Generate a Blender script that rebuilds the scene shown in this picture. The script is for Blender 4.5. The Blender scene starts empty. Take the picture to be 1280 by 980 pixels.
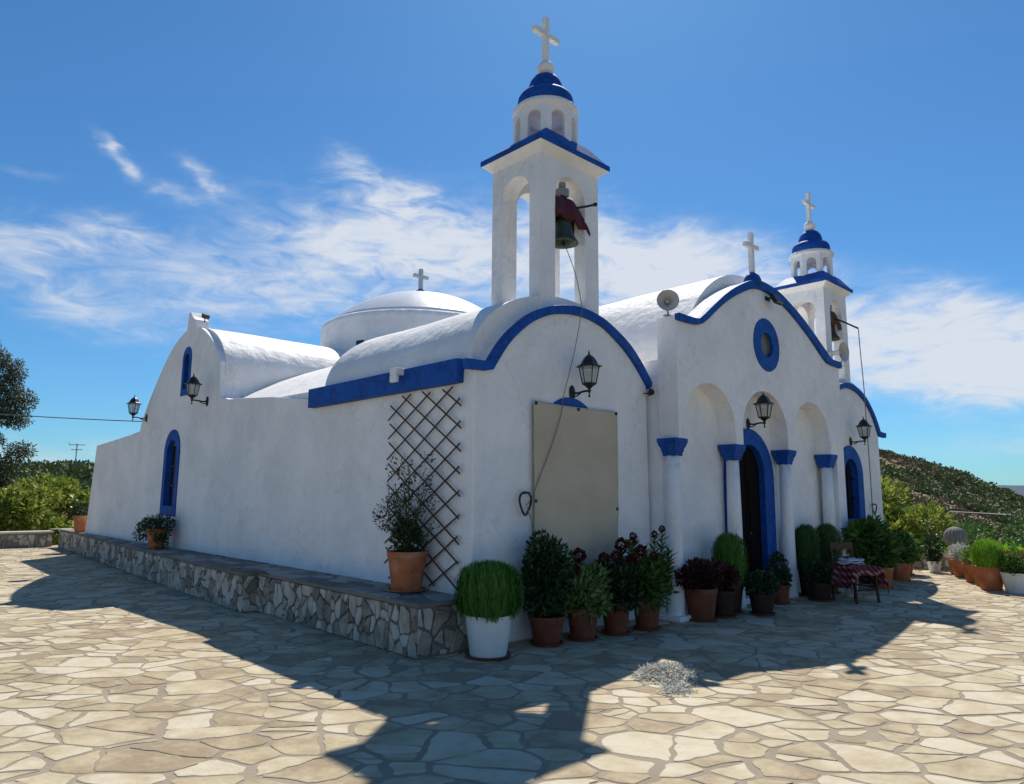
import bpy, bmesh, math, random
import numpy as np
from mathutils import Matrix, Vector, noise
from mathutils.geometry import tessellate_polygon
random.seed(7); RNG = np.random.default_rng(11)
PI = math.pi; R = math.radians
C = bpy.context.scene.collection

# ------------------------------------------------------------------ camera
CAM = Vector((-4.351, -5.944, 1.6))
cd = bpy.data.cameras.new('camera'); co = bpy.data.objects.new('camera', cd); C.objects.link(co)
rot = Matrix(((0.726275, -0.105501, -0.679260), (-0.687362, -0.100392, -0.719344), (0.007699, 0.989339, -0.145430)))
# (rows = world axes expressed in camera axes)
rot = Matrix(((0.726275, -0.105501, -0.679260), (-0.687362, -0.100392, -0.719344), (0.007699, 0.989339, -0.145430)))
co.matrix_world = Matrix.Translation(CAM) @ rot.to_4x4()
cd.sensor_fit = 'HORIZONTAL'; cd.sensor_width = 36.0; cd.lens = 888.5 / 1280 * 36
cd.clip_start = 0.05; cd.clip_end = 60000
bpy.context.scene.camera = co

# ------------------------------------------------------------------ light
SUN = Vector((.475, .369, .80)).normalized()
SUN_EL = math.asin(SUN.z); SUN_ROT = math.atan2(SUN.x, SUN.y)
sl = bpy.data.lights.new('sun', 'SUN'); sl.energy = 4.9; sl.angle = R(.53); sl.color = (1.0, .925, .81)
so = bpy.data.objects.new('sun', sl); C.objects.link(so); so.location = (20, 16, 34)
so.rotation_euler = SUN.to_track_quat('Z', 'Y').to_euler()

# world: Nishita sky with wispy clouds and one added fill cloud, at fixed compass directions
world = bpy.data.worlds.new('World'); bpy.context.scene.world = world; world.use_nodes = True
nt = world.node_tree; N = nt.nodes; L = nt.links
bg = N['Background']; SKY_STR = .078
sky = N.new('ShaderNodeTexSky'); sky.sky_type = 'NISHITA'; sky.sun_disc = False
sky.sun_elevation = SUN_EL; sky.sun_rotation = SUN_ROT; sky.air_density = 1.0; sky.dust_density = .3; sky.ozone_density = 2.2
def wm(op, a, b=None, c=None):
    n = N.new('ShaderNodeMath'); n.operation = op
    for i, v in enumerate((a, b, c)):
        if v is None: continue
        if isinstance(v, (int, float)): n.inputs[i].default_value = v
        else: L.new(v, n.inputs[i])
    return n.outputs[0]
tc = N.new('ShaderNodeTexCoord'); sep = N.new('ShaderNodeSeparateXYZ'); L.new(tc.outputs['Generated'], sep.inputs[0])
az = wm('MULTIPLY', wm('ARCTAN2', sep.outputs[1], sep.outputs[0]), 180 / PI)
el = wm('MULTIPLY', wm('ARCSINE', sep.outputs[2]), 180 / PI)
comb = N.new('ShaderNodeCombineXYZ'); L.new(az, comb.inputs[0]); L.new(wm('MULTIPLY', el, 1.0), comb.inputs[1])
def wnoise(scale, detail, rough, sx, sy, rotz, dist=0.0, off=0):
    mp = N.new('ShaderNodeMapping'); L.new(comb.outputs[0], mp.inputs[0])
    mp.inputs['Scale'].default_value = (sx, sy, 1); mp.inputs['Rotation'].default_value = (0, 0, R(rotz)); mp.inputs['Location'].default_value = (off, off * .7, off * .3)
    n = N.new('ShaderNodeTexNoise'); n.inputs['Scale'].default_value = scale; n.inputs['Detail'].default_value = detail
    n.inputs['Roughness'].default_value = rough; n.inputs['Distortion'].default_value = dist
    L.new(mp.outputs[0], n.inputs['Vector']); return n.outputs[0]
warp = wnoise(.12, 4, .6, 1, 2, 10, 0, 3.1); warp2 = wnoise(.12, 4, .6, 1, 2, 10, 0, 17.3)
azw = wm('ADD', az, wm('MULTIPLY', wm('SUBTRACT', warp, .5), 7.0))
elw = wm('ADD', el, wm('MULTIPLY', wm('SUBTRACT', warp2, .5), 4.5))
BLOBS = [(-130, 13, 45, 8, 0, 1.2), (46.74, 18.6, 15.3, 3.6, 8, 0.95), (57.86, 23.6, 4.02, 1.25, 25, 0.95), (58.5, 18.6, 8.5, 3.0, 8, 0.75), (34.19, 18.2, 10.92, 2.9, 18, 1.15),  # first one: unseen bright cloud behind the camera, added to lift shaded walls
         (17.27, 10.9, 9.12, 3.16, 10, 1.05), (10.01, 8.56, 8.03, 2.34, 3, 1.05), (12.59, 3.45, 7.77, 1.07, 0, 0.4), (72.9, 21.4, .9, 0.6, 0, 0.62), (75.4, 22.3, .8, .5, 0, .5), (70.8, 22.2, .9, .7, 0, .6), (77.8, 23.2, .9, .4, 10, .45),
         (71.57, 23.33, 1.4, 0.6, 40, 0.45), (77.64, 23.41, 2.42, 0.44, 30, 0.45), (76.65, 18.05, 4.87, 0.93, 5, 0.65), (81.86, 16.68, 4.47, 0.8, 0, 0.75),
         (80.63, 13.45, 8.55, 1.9, 15, 0.75), (66.46, 14.7, 9.68, 2.4, 5, 0.85), (82.71, 20.64, 2.96, 0.3, 0, 0.35),
         (79.64, 2.19, 7.38, 1.6, 0, 0.5), (14.65, 13.12, 4.67, 1.01, 10, 0.5)]
acc = None
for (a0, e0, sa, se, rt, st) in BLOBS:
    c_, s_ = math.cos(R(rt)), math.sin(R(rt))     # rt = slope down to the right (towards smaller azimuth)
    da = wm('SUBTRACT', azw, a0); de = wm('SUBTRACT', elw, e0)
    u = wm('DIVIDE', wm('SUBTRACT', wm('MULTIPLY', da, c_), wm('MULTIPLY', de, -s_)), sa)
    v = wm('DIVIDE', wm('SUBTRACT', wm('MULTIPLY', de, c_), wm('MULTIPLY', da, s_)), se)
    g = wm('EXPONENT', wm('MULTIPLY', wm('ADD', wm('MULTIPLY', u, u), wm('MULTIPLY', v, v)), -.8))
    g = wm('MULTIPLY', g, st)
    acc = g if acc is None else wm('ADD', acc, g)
fine = wnoise(.30, 9, .62, .75, 2.2, 14, .9, 5.0)
broad = wnoise(.10, 5, .6, .8, 2.0, 14, .4, 9.0)
nz = wm('ADD', wm('MULTIPLY', fine, .65), wm('MULTIPLY', broad, .35))
dens = wm('MULTIPLY', acc, wm('ADD', wm('MULTIPLY', wm('SUBTRACT', nz, .5), 3.6), .85))
mr = N.new('ShaderNodeMapRange'); mr.interpolation_type = 'SMOOTHSTEP'; L.new(dens, mr.inputs[0])
mr.inputs[1].default_value = .06; mr.inputs[2].default_value = 1.35; mr.inputs[3].default_value = 0; mr.inputs[4].default_value = .93
# deep saturated blue of the Aegean sky
tint = N.new('ShaderNodeMix'); tint.data_type = 'RGBA'; tint.blend_type = 'MULTIPLY'; tint.inputs[0].default_value = 1
L.new(sky.outputs[0], tint.inputs[6]); tint.inputs[7].default_value = (.44, .86, 1.18, 1)
mix = N.new('ShaderNodeMix'); mix.data_type = 'RGBA'; L.new(mr.outputs[0], mix.inputs[0]); L.new(tint.outputs[2], mix.inputs[6])
mix.inputs[7].default_value = (7.8, 8.3, 9.1, 1)
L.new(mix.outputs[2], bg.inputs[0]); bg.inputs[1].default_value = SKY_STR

sc = bpy.context.scene
sc.view_settings.view_transform = 'Standard'; sc.view_settings.look = 'None'; sc.view_settings.gamma = 1; sc.view_settings.exposure = 0.24
sc.view_settings.use_curve_mapping = False

# ------------------------------------------------------------------ materials
def nodes(m): return m.node_tree.nodes, m.node_tree.links
def new_mat(name, col, rough=.7, metal=0, spec=.3):
    m = bpy.data.materials.new(name); m.use_nodes = True; b = m.node_tree.nodes['Principled BSDF']
    b.inputs['Base Color'].default_value = (*col, 1); b.inputs['Roughness'].default_value = rough
    b.inputs['Metallic'].default_value = metal; b.inputs['Specular IOR Level'].default_value = spec
    return m
def surf(name, cols, scale=3, rough=.8, bump=.2, bscale=None, spec=.25, detail=6, stretch=(1, 1, 1), metal=0, bdist=.01, island=0):
    """noise-mottled surface: colour ramp through `cols` + bump"""
    m = new_mat(name, cols[0], rough, metal, spec); n, l = nodes(m); b = n['Principled BSDF']
    t = n.new('ShaderNodeTexCoord'); mp = n.new('ShaderNodeMapping'); l.new(t.outputs['Object'], mp.inputs[0]); mp.inputs['Scale'].default_value = stretch
    a = n.new('ShaderNodeTexNoise'); a.inputs['Scale'].default_value = scale; a.inputs['Detail'].default_value = detail; a.inputs['Roughness'].default_value = .62
    l.new(mp.outputs[0], a.inputs['Vector'])
    r = n.new('ShaderNodeValToRGB'); k = len(cols)
    while len(r.color_ramp.elements) < k: r.color_ramp.elements.new(.5)
    for i, c in enumerate(cols):
        e = r.color_ramp.elements[i]; e.position = .3 + .4 * i / max(1, k - 1); e.color = (*c, 1)
    f = a.outputs[0]
    if island:
        g = n.new('ShaderNodeNewGeometry'); mm = n.new('ShaderNodeMath'); mm.operation = 'MULTIPLY_ADD'
        l.new(g.outputs['Random Per Island'], mm.inputs[0]); mm.inputs[1].default_value = island
        ms = n.new('ShaderNodeMath'); ms.operation = 'ADD'; l.new(f, ms.inputs[0]); ms.inputs[1].default_value = -island / 2
        l.new(ms.outputs[0], mm.inputs[2]); f = mm.outputs[0]
    l.new(f, r.inputs[0]); l.new(r.outputs[0], b.inputs['Base Color'])
    if bump:
        q = n.new('ShaderNodeTexNoise'); q.inputs['Scale'].default_value = bscale or scale * 6; q.inputs['Detail'].default_value = 6
        l.new(t.outputs['Object'], q.inputs['Vector'])
        bp = n.new('ShaderNodeBump'); bp.inputs['Strength'].default_value = bump; bp.inputs['Distance'].default_value = bdist
        l.new(q.outputs[0], bp.inputs['Height']); l.new(bp.outputs[0], b.inputs['Normal'])
    return m
def whitewash(name, base=(.885, .87, .86), worn=(.76, .755, .755), lump=.8, rough=.75):
    m = new_mat(name, base, rough, 0, .2); n, l = nodes(m); b = n['Principled BSDF']
    t = n.new('ShaderNodeTexCoord')
    a = n.new('ShaderNodeTexNoise'); a.inputs['Scale'].default_value = 1.1; a.inputs['Detail'].default_value = 8; a.inputs['Roughness'].default_value = .7; l.new(t.outputs['Object'], a.inputs['Vector'])
    r = n.new('ShaderNodeValToRGB'); r.color_ramp.elements[0].position = .38; r.color_ramp.elements[0].color = (*worn, 1); r.color_ramp.elements[1].position = .6; r.color_ramp.elements[1].color = (*base, 1)
    l.new(a.outputs[0], r.inputs[0])
    # faint rain streaks
    mp = n.new('ShaderNodeMapping'); mp.inputs['Scale'].default_value = (9, 9, .5); l.new(t.outputs['Object'], mp.inputs[0])
    s = n.new('ShaderNodeTexNoise'); s.inputs['Scale'].default_value = 1; s.inputs['Detail'].default_value = 4; l.new(mp.outputs[0], s.inputs['Vector'])
    r2 = n.new('ShaderNodeValToRGB'); r2.color_ramp.elements[0].position = .3; r2.color_ramp.elements[0].color = (.95, .945, .94, 1); r2.color_ramp.elements[1].position = .5; r2.color_ramp.elements[1].color = (1, 1, 1, 1)
    l.new(s.outputs[0], r2.inputs[0])
    mx = n.new('ShaderNodeMix'); mx.data_type = 'RGBA'; mx.blend_type = 'MULTIPLY'; mx.inputs[0].default_value = .45; l.new(r.outputs[0], mx.inputs[6]); l.new(r2.outputs[0], mx.inputs[7])
    pn = n.new('ShaderNodeTexNoise'); pn.inputs['Scale'].default_value = 2.6; pn.inputs['Detail'].default_value = 10; pn.inputs['Roughness'].default_value = .75; l.new(t.outputs['Object'], pn.inputs['Vector'])
    pr = n.new('ShaderNodeValToRGB'); pr.color_ramp.elements[0].position = .60; pr.color_ramp.elements[0].color = (1, 1, 1, 1); pr.color_ramp.elements[1].position = .70; pr.color_ramp.elements[1].color = (.84, .85, .87, 1); l.new(pn.outputs[0], pr.inputs[0])
    m2 = n.new('ShaderNodeMix'); m2.data_type = 'RGBA'; m2.blend_type = 'MULTIPLY'; m2.inputs[0].default_value = 1; l.new(mx.outputs[2], m2.inputs[6]); l.new(pr.outputs[0], m2.inputs[7])
    # hairline cracks
    cv = n.new('ShaderNodeTexVoronoi'); cv.feature = 'DISTANCE_TO_EDGE'; cv.inputs['Scale'].default_value = .55
    wn = n.new('ShaderNodeTexNoise'); wn.inputs['Scale'].default_value = 2.0; wn.inputs['Detail'].default_value = 6; l.new(t.outputs['Object'], wn.inputs['Vector'])
    va = n.new('ShaderNodeVectorMath'); va.operation = 'MULTIPLY_ADD'; l.new(wn.outputs[1], va.inputs[0]); va.inputs[1].default_value = (.9, .9, .9); l.new(t.outputs['Object'], va.inputs[2]); l.new(va.outputs[0], cv.inputs['Vector'])
    cr = n.new('ShaderNodeValToRGB'); cr.color_ramp.elements[0].position = .0; cr.color_ramp.elements[0].color = (.80, .80, .80, 1); cr.color_ramp.elements[1].position = .006; cr.color_ramp.elements[1].color = (1, 1, 1, 1); l.new(cv.outputs[0], cr.inputs[0])
    m3 = n.new('ShaderNodeMix'); m3.data_type = 'RGBA'; m3.blend_type = 'MULTIPLY'; m3.inputs[0].default_value = .7; l.new(m2.outputs[2], m3.inputs[6]); l.new(cr.outputs[0], m3.inputs[7])
    l.new(m3.outputs[2], b.inputs['Base Color'])
    b1 = n.new('ShaderNodeTexNoise'); b1.inputs['Scale'].default_value = 4.5; b1.inputs['Detail'].default_value = 5; l.new(t.outputs['Object'], b1.inputs['Vector'])
    b2 = n.new('ShaderNodeTexNoise'); b2.inputs['Scale'].default_value = 45; b2.inputs['Detail'].default_value = 4; l.new(t.outputs['Object'], b2.inputs['Vector'])
    p1 = n.new('ShaderNodeBump'); p1.inputs['Strength'].default_value = lump; p1.inputs['Distance'].default_value = .05; l.new(b1.outputs[0], p1.inputs['Height'])
    p2 = n.new('ShaderNodeBump'); p2.inputs['Strength'].default_value = .35; p2.inputs['Distance'].default_value = .006; l.new(b2.outputs[0], p2.inputs['Height']); l.new(p1.outputs[0], p2.inputs['Normal'])
    l.new(p2.outputs[0], b.inputs['Normal'])
    return m
def leafmat(name, cols, trans=.3, rough=.5):
    m = new_mat(name, cols[0], rough, 0, .35); n, l = nodes(m); b = n['Principled BSDF']; out = n['Material Output']
    g = n.new('ShaderNodeNewGeometry'); r = n.new('ShaderNodeValToRGB'); k = len(cols)
    while len(r.color_ramp.elements) < k: r.color_ramp.elements.new(.5)
    for i, c in enumerate(cols): r.color_ramp.elements[i].position = i / max(1, k - 1); r.color_ramp.elements[i].color = (*c, 1)
    l.new(g.outputs['Random Per Island'], r.inputs[0]); l.new(r.outputs[0], b.inputs['Base Color'])
    if trans:
        tr = n.new('ShaderNodeBsdfTranslucent'); l.new(r.outputs[0], tr.inputs[0]); ms = n.new('ShaderNodeMixShader'); ms.inputs[0].default_value = trans
        l.new(b.outputs[0], ms.inputs[1]); l.new(tr.outputs[0], ms.inputs[2]); l.new(ms.outputs[0], out.inputs[0])
    return m
M = {}
M['white'] = whitewash('whitewash')
M['roofwhite'] = whitewash('roof_whitewash', (.84, .83, .81), (.74, .73, .71), .6, .6)
M['dome'] = surf('glossy_dome_paint', [(.62, .64, .68), (.78, .79, .81)], 1.2, .32, .15, 5, .6, bdist=.03)
M['blue'] = surf('blue_paint', [(.004, .064, .31), (.007, .085, .39), (.004, .052, .26), (.02, .11, .40)], 4, .6, .45, 14, .25, bdist=.008)
M['bluetrim'] = M['blue']
M['dark'] = surf('shade_black_wood', [(.004, .003, .0025), (.009, .005, .004)], 6, .8, .2, spec=.1)  # blackened so the doorway reads as an unlit interior
M['black'] = surf('black_iron', [(.012, .012, .013), (.024, .023, .022)], 20, .42, .15, 60, .4)
M['glass'] = None
M['stoneclad'] = surf('cladding_stone', [(.22, .19, .155), (.40, .35, .28), (.55, .51, .44)], 4, .85, .7, 22, .15, island=.55, bdist=.02)
M['mortar'] = surf('grey_mortar', [(.17, .15, .125), (.26, .235, .20)], 3, .95, .6, 40, .1, bdist=.01)
M['pmortar'] = surf('paving_mortar', [(.25, .21, .16), (.33, .285, .225)], 1.3, .95, .6, 40, .1, bdist=.01)
M['pstone'] = surf('paving_stone', [(.29, .225, .145), (.39, .325, .21), (.455, .39, .265), (.52, .465, .355)], 3.2, .75, .8, 7, .2, island=.40, bdist=.025, detail=12)
M['terracotta'] = surf('terracotta', [(.27, .085, .035), (.40, .135, .06), (.46, .18, .09), (.50, .30, .20)], 5, .85, .25, 40, .15)
M['brownpot'] = surf('brown_plastic_pot', [(.12, .033, .018), (.18, .052, .028), (.23, .08, .045)], 5, .6, .1, 40, .3)
M['darkpot'] = surf('dark_pot', [(.030, .014, .010), (.05, .022, .016)], 5, .6, .1, 40, .3)
M['whitepot'] = surf('white_plastic_pot', [(.66, .66, .64), (.76, .76, .74)], 5, .5, .08, 40, .4)
M['soil'] = surf('potting_soil', [(.02, .014, .01), (.05, .035, .025)], 30, .95, .8, 80, .1)
M['stem'] = surf('green_stem', [(.06, .07, .02), (.10, .10, .04)], 12, .8, .1)
M['bark'] = surf('bark', [(.07, .05, .035), (.15, .12, .09)], 8, .95, .8, 30, .1)
M['cloth'] = surf('beige_canvas', [(.49, .41, .30), (.57, .49, .375)], 2, .9, .25, 220, .1, bdist=.002)
M['trellis'] = surf('weathered_slat', [(.06, .035, .022), (.12, .075, .05)], 12, .85, .3, 40, .15, stretch=(1, 1, 3))
M['bronze'] = surf('green_bronze', [(.03, .05, .04), (.06, .085, .06), (.09, .10, .07)], 9, .5, .3, 30, .5, metal=.5)
M['redpaint'] = surf('dark_red_iron', [(.05, .009, .014), (.085, .014, .02)], 8, .6, .3, 30, .3)
M['rope'] = surf('rope', [(.16, .14, .12), (.25, .22, .18)], 60, .9, .4)
M['horn'] = surf('grey_plastic', [(.35, .35, .34), (.45, .45, .43)], 5, .5, .1)
M['hornin'] = surf('horn_inside', [(.42, .41, .39), (.52, .51, .49)], 5, .6, .1)
M['pane'] = new_mat('window_pane', (.012, .012, .014), .18, 0, .6)
M['amber'] = surf('amber_glass', [(.10, .075, .035), (.16, .12, .06)], 9, .3, .1, 20, .5)
M['wood'] = surf('varnished_wood', [(.035, .016, .009), (.07, .032, .015)], 4, .5, .2, 30, .3, stretch=(1, 1, 6))
M['roseleaf'] = leafmat('rose_leaf', [(.04, .05, .022), (.08, .075, .035), (.11, .08, .045)], .2)
M['kochia'] = leafmat('kochia_green', [(.035, .12, .012), (.07, .20, .02), (.12, .30, .03)], .35)
M['kochiadk'] = leafmat('kochia_deep_green', [(.02, .06, .012), (.045, .12, .022), (.09, .19, .04)], .3)
M['lime'] = leafmat('lime_green', [(.13, .30, .02), (.22, .45, .03), (.32, .52, .05)], .35)
M['leafdk'] = leafmat('dark_leaf', [(.014, .035, .012), (.026, .06, .018), (.05, .09, .028)], .2, .4)
M['leafmid'] = leafmat('mid_leaf', [(.04, .10, .02), (.07, .16, .03), (.13, .21, .05)], .3)
M['leaflt'] = leafmat('light_leaf', [(.09, .17, .04), (.16, .26, .07), (.25, .34, .13)], .35)
M['leafred'] = leafmat('dark_red_leaf', [(.05, .010, .014), (.09, .016, .02), (.03, .022, .014)], .2)
M['flower'] = leafmat('crimson_flower', [(.07, .004, .010), (.11, .006, .014), (.035, .003, .006)], .1, 1.0)
M['fig'] = leafmat('yellow_green_leaf', [(.07, .13, .015), (.15, .22, .03), (.27, .32, .05), (.34, .34, .07)], .35)
M['autumn'] = leafmat('autumn_leaf', [(.34, .17, .03), (.26, .22, .05), (.30, .10, .03)], .35)
M['tree'] = leafmat('grey_green_leaf', [(.03, .045, .022), (.065, .085, .04), (.13, .14, .075)], .35)
M['scrubg'] = leafmat('scrub_green', [(.085, .12, .045), (.15, .19, .08), (.24, .25, .12)], 0, .9)
M['scrubb'] = leafmat('scrub_brown', [(.17, .135, .08), (.25, .20, .12), (.13, .11, .08)], 0, .9)
M['silver'] = leafmat('silver_leaf', [(.42, .42, .36), (.56, .56, .50), (.68, .67, .62)], .15, .7)
M['wilt'] = leafmat('dry_twig_leaf', [(.16, .10, .06), (.22, .15, .08)], .2, .9)
M['terrain'] = surf('dry_hillside', [(.09, .105, .05), (.19, .165, .095), (.27, .22, .14), (.12, .125, .06)], .06, .95, .5, .8, .1, bdist=.5, detail=10)
M['sea'] = new_mat('sea_water', (.02, .06, .12), .25, 0, .5)
M['far'] = surf('haze_tinted_hills', [(.05, .08, .12), (.07, .10, .14)], .002, .95, 0)  # blue of distance haze put into the hill colour
M['wire'] = new_mat('cable', (.10, .10, .10), .7)
M['greymetal'] = new_mat('galvanised_metal', (.3, .3, .3), .5, .6)
def glassmat():
    m = new_mat('lantern_glass', (.7, .72, .7), .25, 0, .5); n, l = nodes(m)
    tr = n.new('ShaderNodeBsdfTransparent'); tr.inputs[0].default_value = (.85, .87, .86, 1); ms = n.new('ShaderNodeMixShader'); ms.inputs[0].default_value = .62
    l.new(n['Principled BSDF'].outputs[0], ms.inputs[1]); l.new(tr.outputs[0], ms.inputs[2]); l.new(ms.outputs[0], n['Material Output'].inputs[0]); return m
M['glass'] = glassmat()
def plaid():
    m = new_mat('plaid_cloth', (.3, .03, .04), .9, 0, .1); n, l = nodes(m); t = n.new('ShaderNodeTexCoord'); s = n.new('ShaderNodeSeparateXYZ'); l.new(t.outputs['Object'], s.inputs[0])
    def stripe(sock, f, th):
        a = n.new('ShaderNodeMath'); a.operation = 'MULTIPLY'; a.inputs[1].default_value = f; l.new(sock, a.inputs[0])
        b = n.new('ShaderNodeMath'); b.operation = 'FRACT'; l.new(a.outputs[0], b.inputs[0])
        c = n.new('ShaderNodeMath'); c.operation = 'LESS_THAN'; c.inputs[1].default_value = th; l.new(b.outputs[0], c.inputs[0]); return c.outputs[0]
    add = n.new('ShaderNodeMath'); add.operation = 'ADD'; l.new(s.outputs[0], add.inputs[0]); l.new(s.outputs[2], add.inputs[1])
    sub = n.new('ShaderNodeMath'); sub.operation = 'SUBTRACT'; l.new(s.outputs[1], sub.inputs[0]); l.new(s.outputs[2], sub.inputs[1])
    v1 = stripe(add.outputs[0], 9, .4); v2 = stripe(sub.outputs[0], 9, .4)
    q = n.new('ShaderNodeMath'); q.operation = 'ADD'; l.new(v1, q.inputs[0]); l.new(v2, q.inputs[1])
    d = n.new('ShaderNodeMath'); d.operation = 'MULTIPLY'; d.inputs[1].default_value = .5; l.new(q.outputs[0], d.inputs[0])
    r = n.new('ShaderNodeValToRGB'); r.color_ramp.interpolation = 'CONSTANT'
    r.color_ramp.elements[0].color = (.14, .010, .02, 1); r.color_ramp.elements[1].position = .3; r.color_ramp.elements[1].color = (.17, .05, .055, 1)
    e = r.color_ramp.elements.new(.8); e.color = (.34, .26, .23, 1)
    l.new(d.outputs[0], r.inputs[0]); l.new(r.outputs[0], n['Principled BSDF'].inputs['Base Color']); return m
M['plaid'] = plaid()
M['bluewhite'] = surf('blue_white_cloth', [(.05, .08, .25), (.5, .55, .65), (.62, .66, .72)], 5, .9, .3, 30)

# ------------------------------------------------------------------ helpers
def tag(o, label=None, cat=None, group=None, kind=None):
    if label: o['label'] = label
    if cat: o['category'] = cat
    if group: o['group'] = group
    if kind: o['kind'] = kind
    return o
def empty(name, loc=(0, 0, 0), rz=0, parent=None):
    o = bpy.data.objects.new(name, None); C.objects.link(o); o.location = loc; o.rotation_euler = (0, 0, rz); o.empty_display_size = .2
    if parent: o.parent = parent
    return o
def link(name, me, mats, parent=None, smooth=False, bevel=0, loc=None, rz=None, seg=2, autosmooth=None):
    for m in (mats if isinstance(mats, (list, tuple)) else [mats]): me.materials.append(M[m] if isinstance(m, str) else m)
    if smooth: me.polygons.foreach_set('use_smooth', np.ones(len(me.polygons), bool))
    o = bpy.data.objects.new(name, me); C.objects.link(o)
    if parent: o.parent = parent
    if loc: o.location = loc
    if rz is not None: o.rotation_euler = (0, 0, rz)
    if bevel:
        md = o.modifiers.new('bevel', 'BEVEL'); md.width = bevel; md.segments = seg; md.limit_method = 'ANGLE'; md.angle_limit = R(50)
    if autosmooth is not None:
        me.polygons.foreach_set('use_smooth', np.ones(len(me.polygons), bool)); me.set_sharp_from_angle(angle=R(autosmooth))
    return o
class MB:
    def __init__(s): s.v = []; s.f = []
    def add(s, vs, fs):
        k = len(s.v); s.v += [tuple(v) for v in vs]; s.f += [tuple(i + k for i in f) for f in fs]; return s
    def box(s, c, d, rz=0, mat=None):
        x, y, z = d[0] / 2, d[1] / 2, d[2] / 2
        vs = [Vector((a, b, e)) for a in (-x, x) for b in (-y, y) for e in (-z, z)]
        m = mat if mat is not None else Matrix.Rotation(rz, 3, 'Z')
        vs = [m @ v + Vector(c) for v in vs]
        return s.add(vs, [(0, 1, 3, 2), (4, 6, 7, 5), (0, 4, 5, 1), (2, 3, 7, 6), (0, 2, 6, 4), (1, 5, 7, 3)])
    def bx(s, x0, x1, y0, y1, z0, z1): return s.box(((x0 + x1) / 2, (y0 + y1) / 2, (z0 + z1) / 2), (x1 - x0, y1 - y0, z1 - z0))
    def lathe(s, prof, c=(0, 0, 0), n=32, sx=1, sy=1, cap=True):
        k = len(s.v); m = len(prof)
        for r, z in prof:
            for i in range(n):
                a = 2 * PI * i / n; s.v.append((c[0] + r * sx * math.cos(a), c[1] + r * sy * math.sin(a), c[2] + z))
        for j in range(m - 1):
            for i in range(n): s.f.append((k + j * n + i, k + j * n + (i + 1) % n, k + (j + 1) * n + (i + 1) % n, k + (j + 1) * n + i))
        if cap and prof[0][0] > 1e-5: s.f.append(tuple(k + i for i in reversed(range(n))))
        if cap and prof[-1][0] > 1e-5: s.f.append(tuple(k + (m - 1) * n + i for i in range(n)))
        return s
    def tube(s, pts, r, n=8, r1=None):
        pts = [Vector(p) for p in pts]; k = len(s.v); m = len(pts); up = None
        for j, p in enumerate(pts):
            t = (pts[min(j + 1, m - 1)] - pts[max(j - 1, 0)]).normalized()
            if up is None: up = t.orthogonal().normalized()
            up = (up - t * up.dot(t)).normalized(); w = t.cross(up)
            rr = r if r1 is None else r + (r1 - r) * j / (m - 1)
            if isinstance(r, (list, tuple)): rr = r[j]
            for i in range(n):
                a = 2 * PI * i / n; s.v.append(tuple(p + (up * math.cos(a) + w * math.sin(a)) * rr))
        for j in range(m - 1):
            for i in range(n): s.f.append((k + j * n + i, k + j * n + (i + 1) % n, k + (j + 1) * n + (i + 1) % n, k + (j + 1) * n + i))
        s.f.append(tuple(k + i for i in reversed(range(n)))); s.f.append(tuple(k + (m - 1) * n + i for i in range(n)))
        return s
    def mesh(s, name='m'):
        me = bpy.data.meshes.new(name); me.from_pydata(s.v, [], s.f); me.update(); return me
    def build(s, name, mat, parent=None, **k): return link(name, s.mesh(name), mat, parent, **k)
def plate(outer, holes, axis, a0, a1):
    """polygon (u,z) with holes, extruded along axis 'y' (u=x) or 'x' (u=y) from a0 to a1. returns MB"""
    mb = MB(); loops = [outer] + list(holes)
    P = (lambda u, z, a: (u, a, z)) if axis == 'y' else (lambda u, z, a: (a, u, z))
    tris = tessellate_polygon([[Vector((u, z, 0)) for u, z in lp] for lp in loops])
    flat = [p for lp in loops for p in lp]; n = len(flat)
    for a in (a0, a1): mb.v += [P(u, z, a) for u, z in flat]
    for t in tris: mb.f.append(tuple(t)); mb.f.append(tuple(i + n for i in reversed(t)))
    k = 0
    for lp in loops:
        m = len(lp)
        for i in range(m): j = (i + 1) % m; mb.f.append((k + i, k + j, k + j + n, k + i + n))
        k += m
    return mb
def plate_obj(name, outer, holes, axis, a0, a1, mat, parent=None, bevel=.012, subdiv=None):
    me = plate(outer, holes, axis, a0, a1).mesh(name)
    bm = bmesh.new(); bm.from_mesh(me); bmesh.ops.recalc_face_normals(bm, faces=bm.faces)
    bmesh.ops.dissolve_limit(bm, angle_limit=R(1), verts=bm.verts, edges=bm.edges); bm.to_mesh(me); bm.free()
    return link(name, me, mat, parent, bevel=bevel)
def arch(cx, w, z0, zt, n=14, e=1.0):
    """arched outline, flat bottom: counter-clockwise, semicircle-ish head"""
    h = w / 2 * e
    pts = [(cx + w / 2, z0)]
    for i in range(n + 1):
        a = PI * i / n; pts.append((cx + w / 2 * math.cos(a), zt - h + h * math.sin(a)))
    pts.append((cx - w / 2, z0)); return pts
def ring_plate(name, outer, inner, axis, a0, a1, mat, parent, bevel=.006):
    return plate_obj(name, outer, [inner], axis, a0, a1, mat, parent, bevel)
def smoothcurve(pts, n=6):
    """Catmull-Rom through 2D points"""
    out = []
    for i in range(len(pts) - 1):
        p0 = pts[max(i - 1, 0)]; p1 = pts[i]; p2 = pts[i + 1]; p3 = pts[min(i + 2, len(pts) - 1)]
        for j in range(n):
            t = j / n
            out.append(tuple(.5 * ((2 * p1[k]) + (-p0[k] + p2[k]) * t + (2 * p0[k] - 5 * p1[k] + 4 * p2[k] - p3[k]) * t * t + (-p0[k] + 3 * p1[k] - 3 * p2[k] + p3[k]) * t ** 3) for k in range(len(p1))))
    out.append(tuple(pts[-1])); return out
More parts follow.
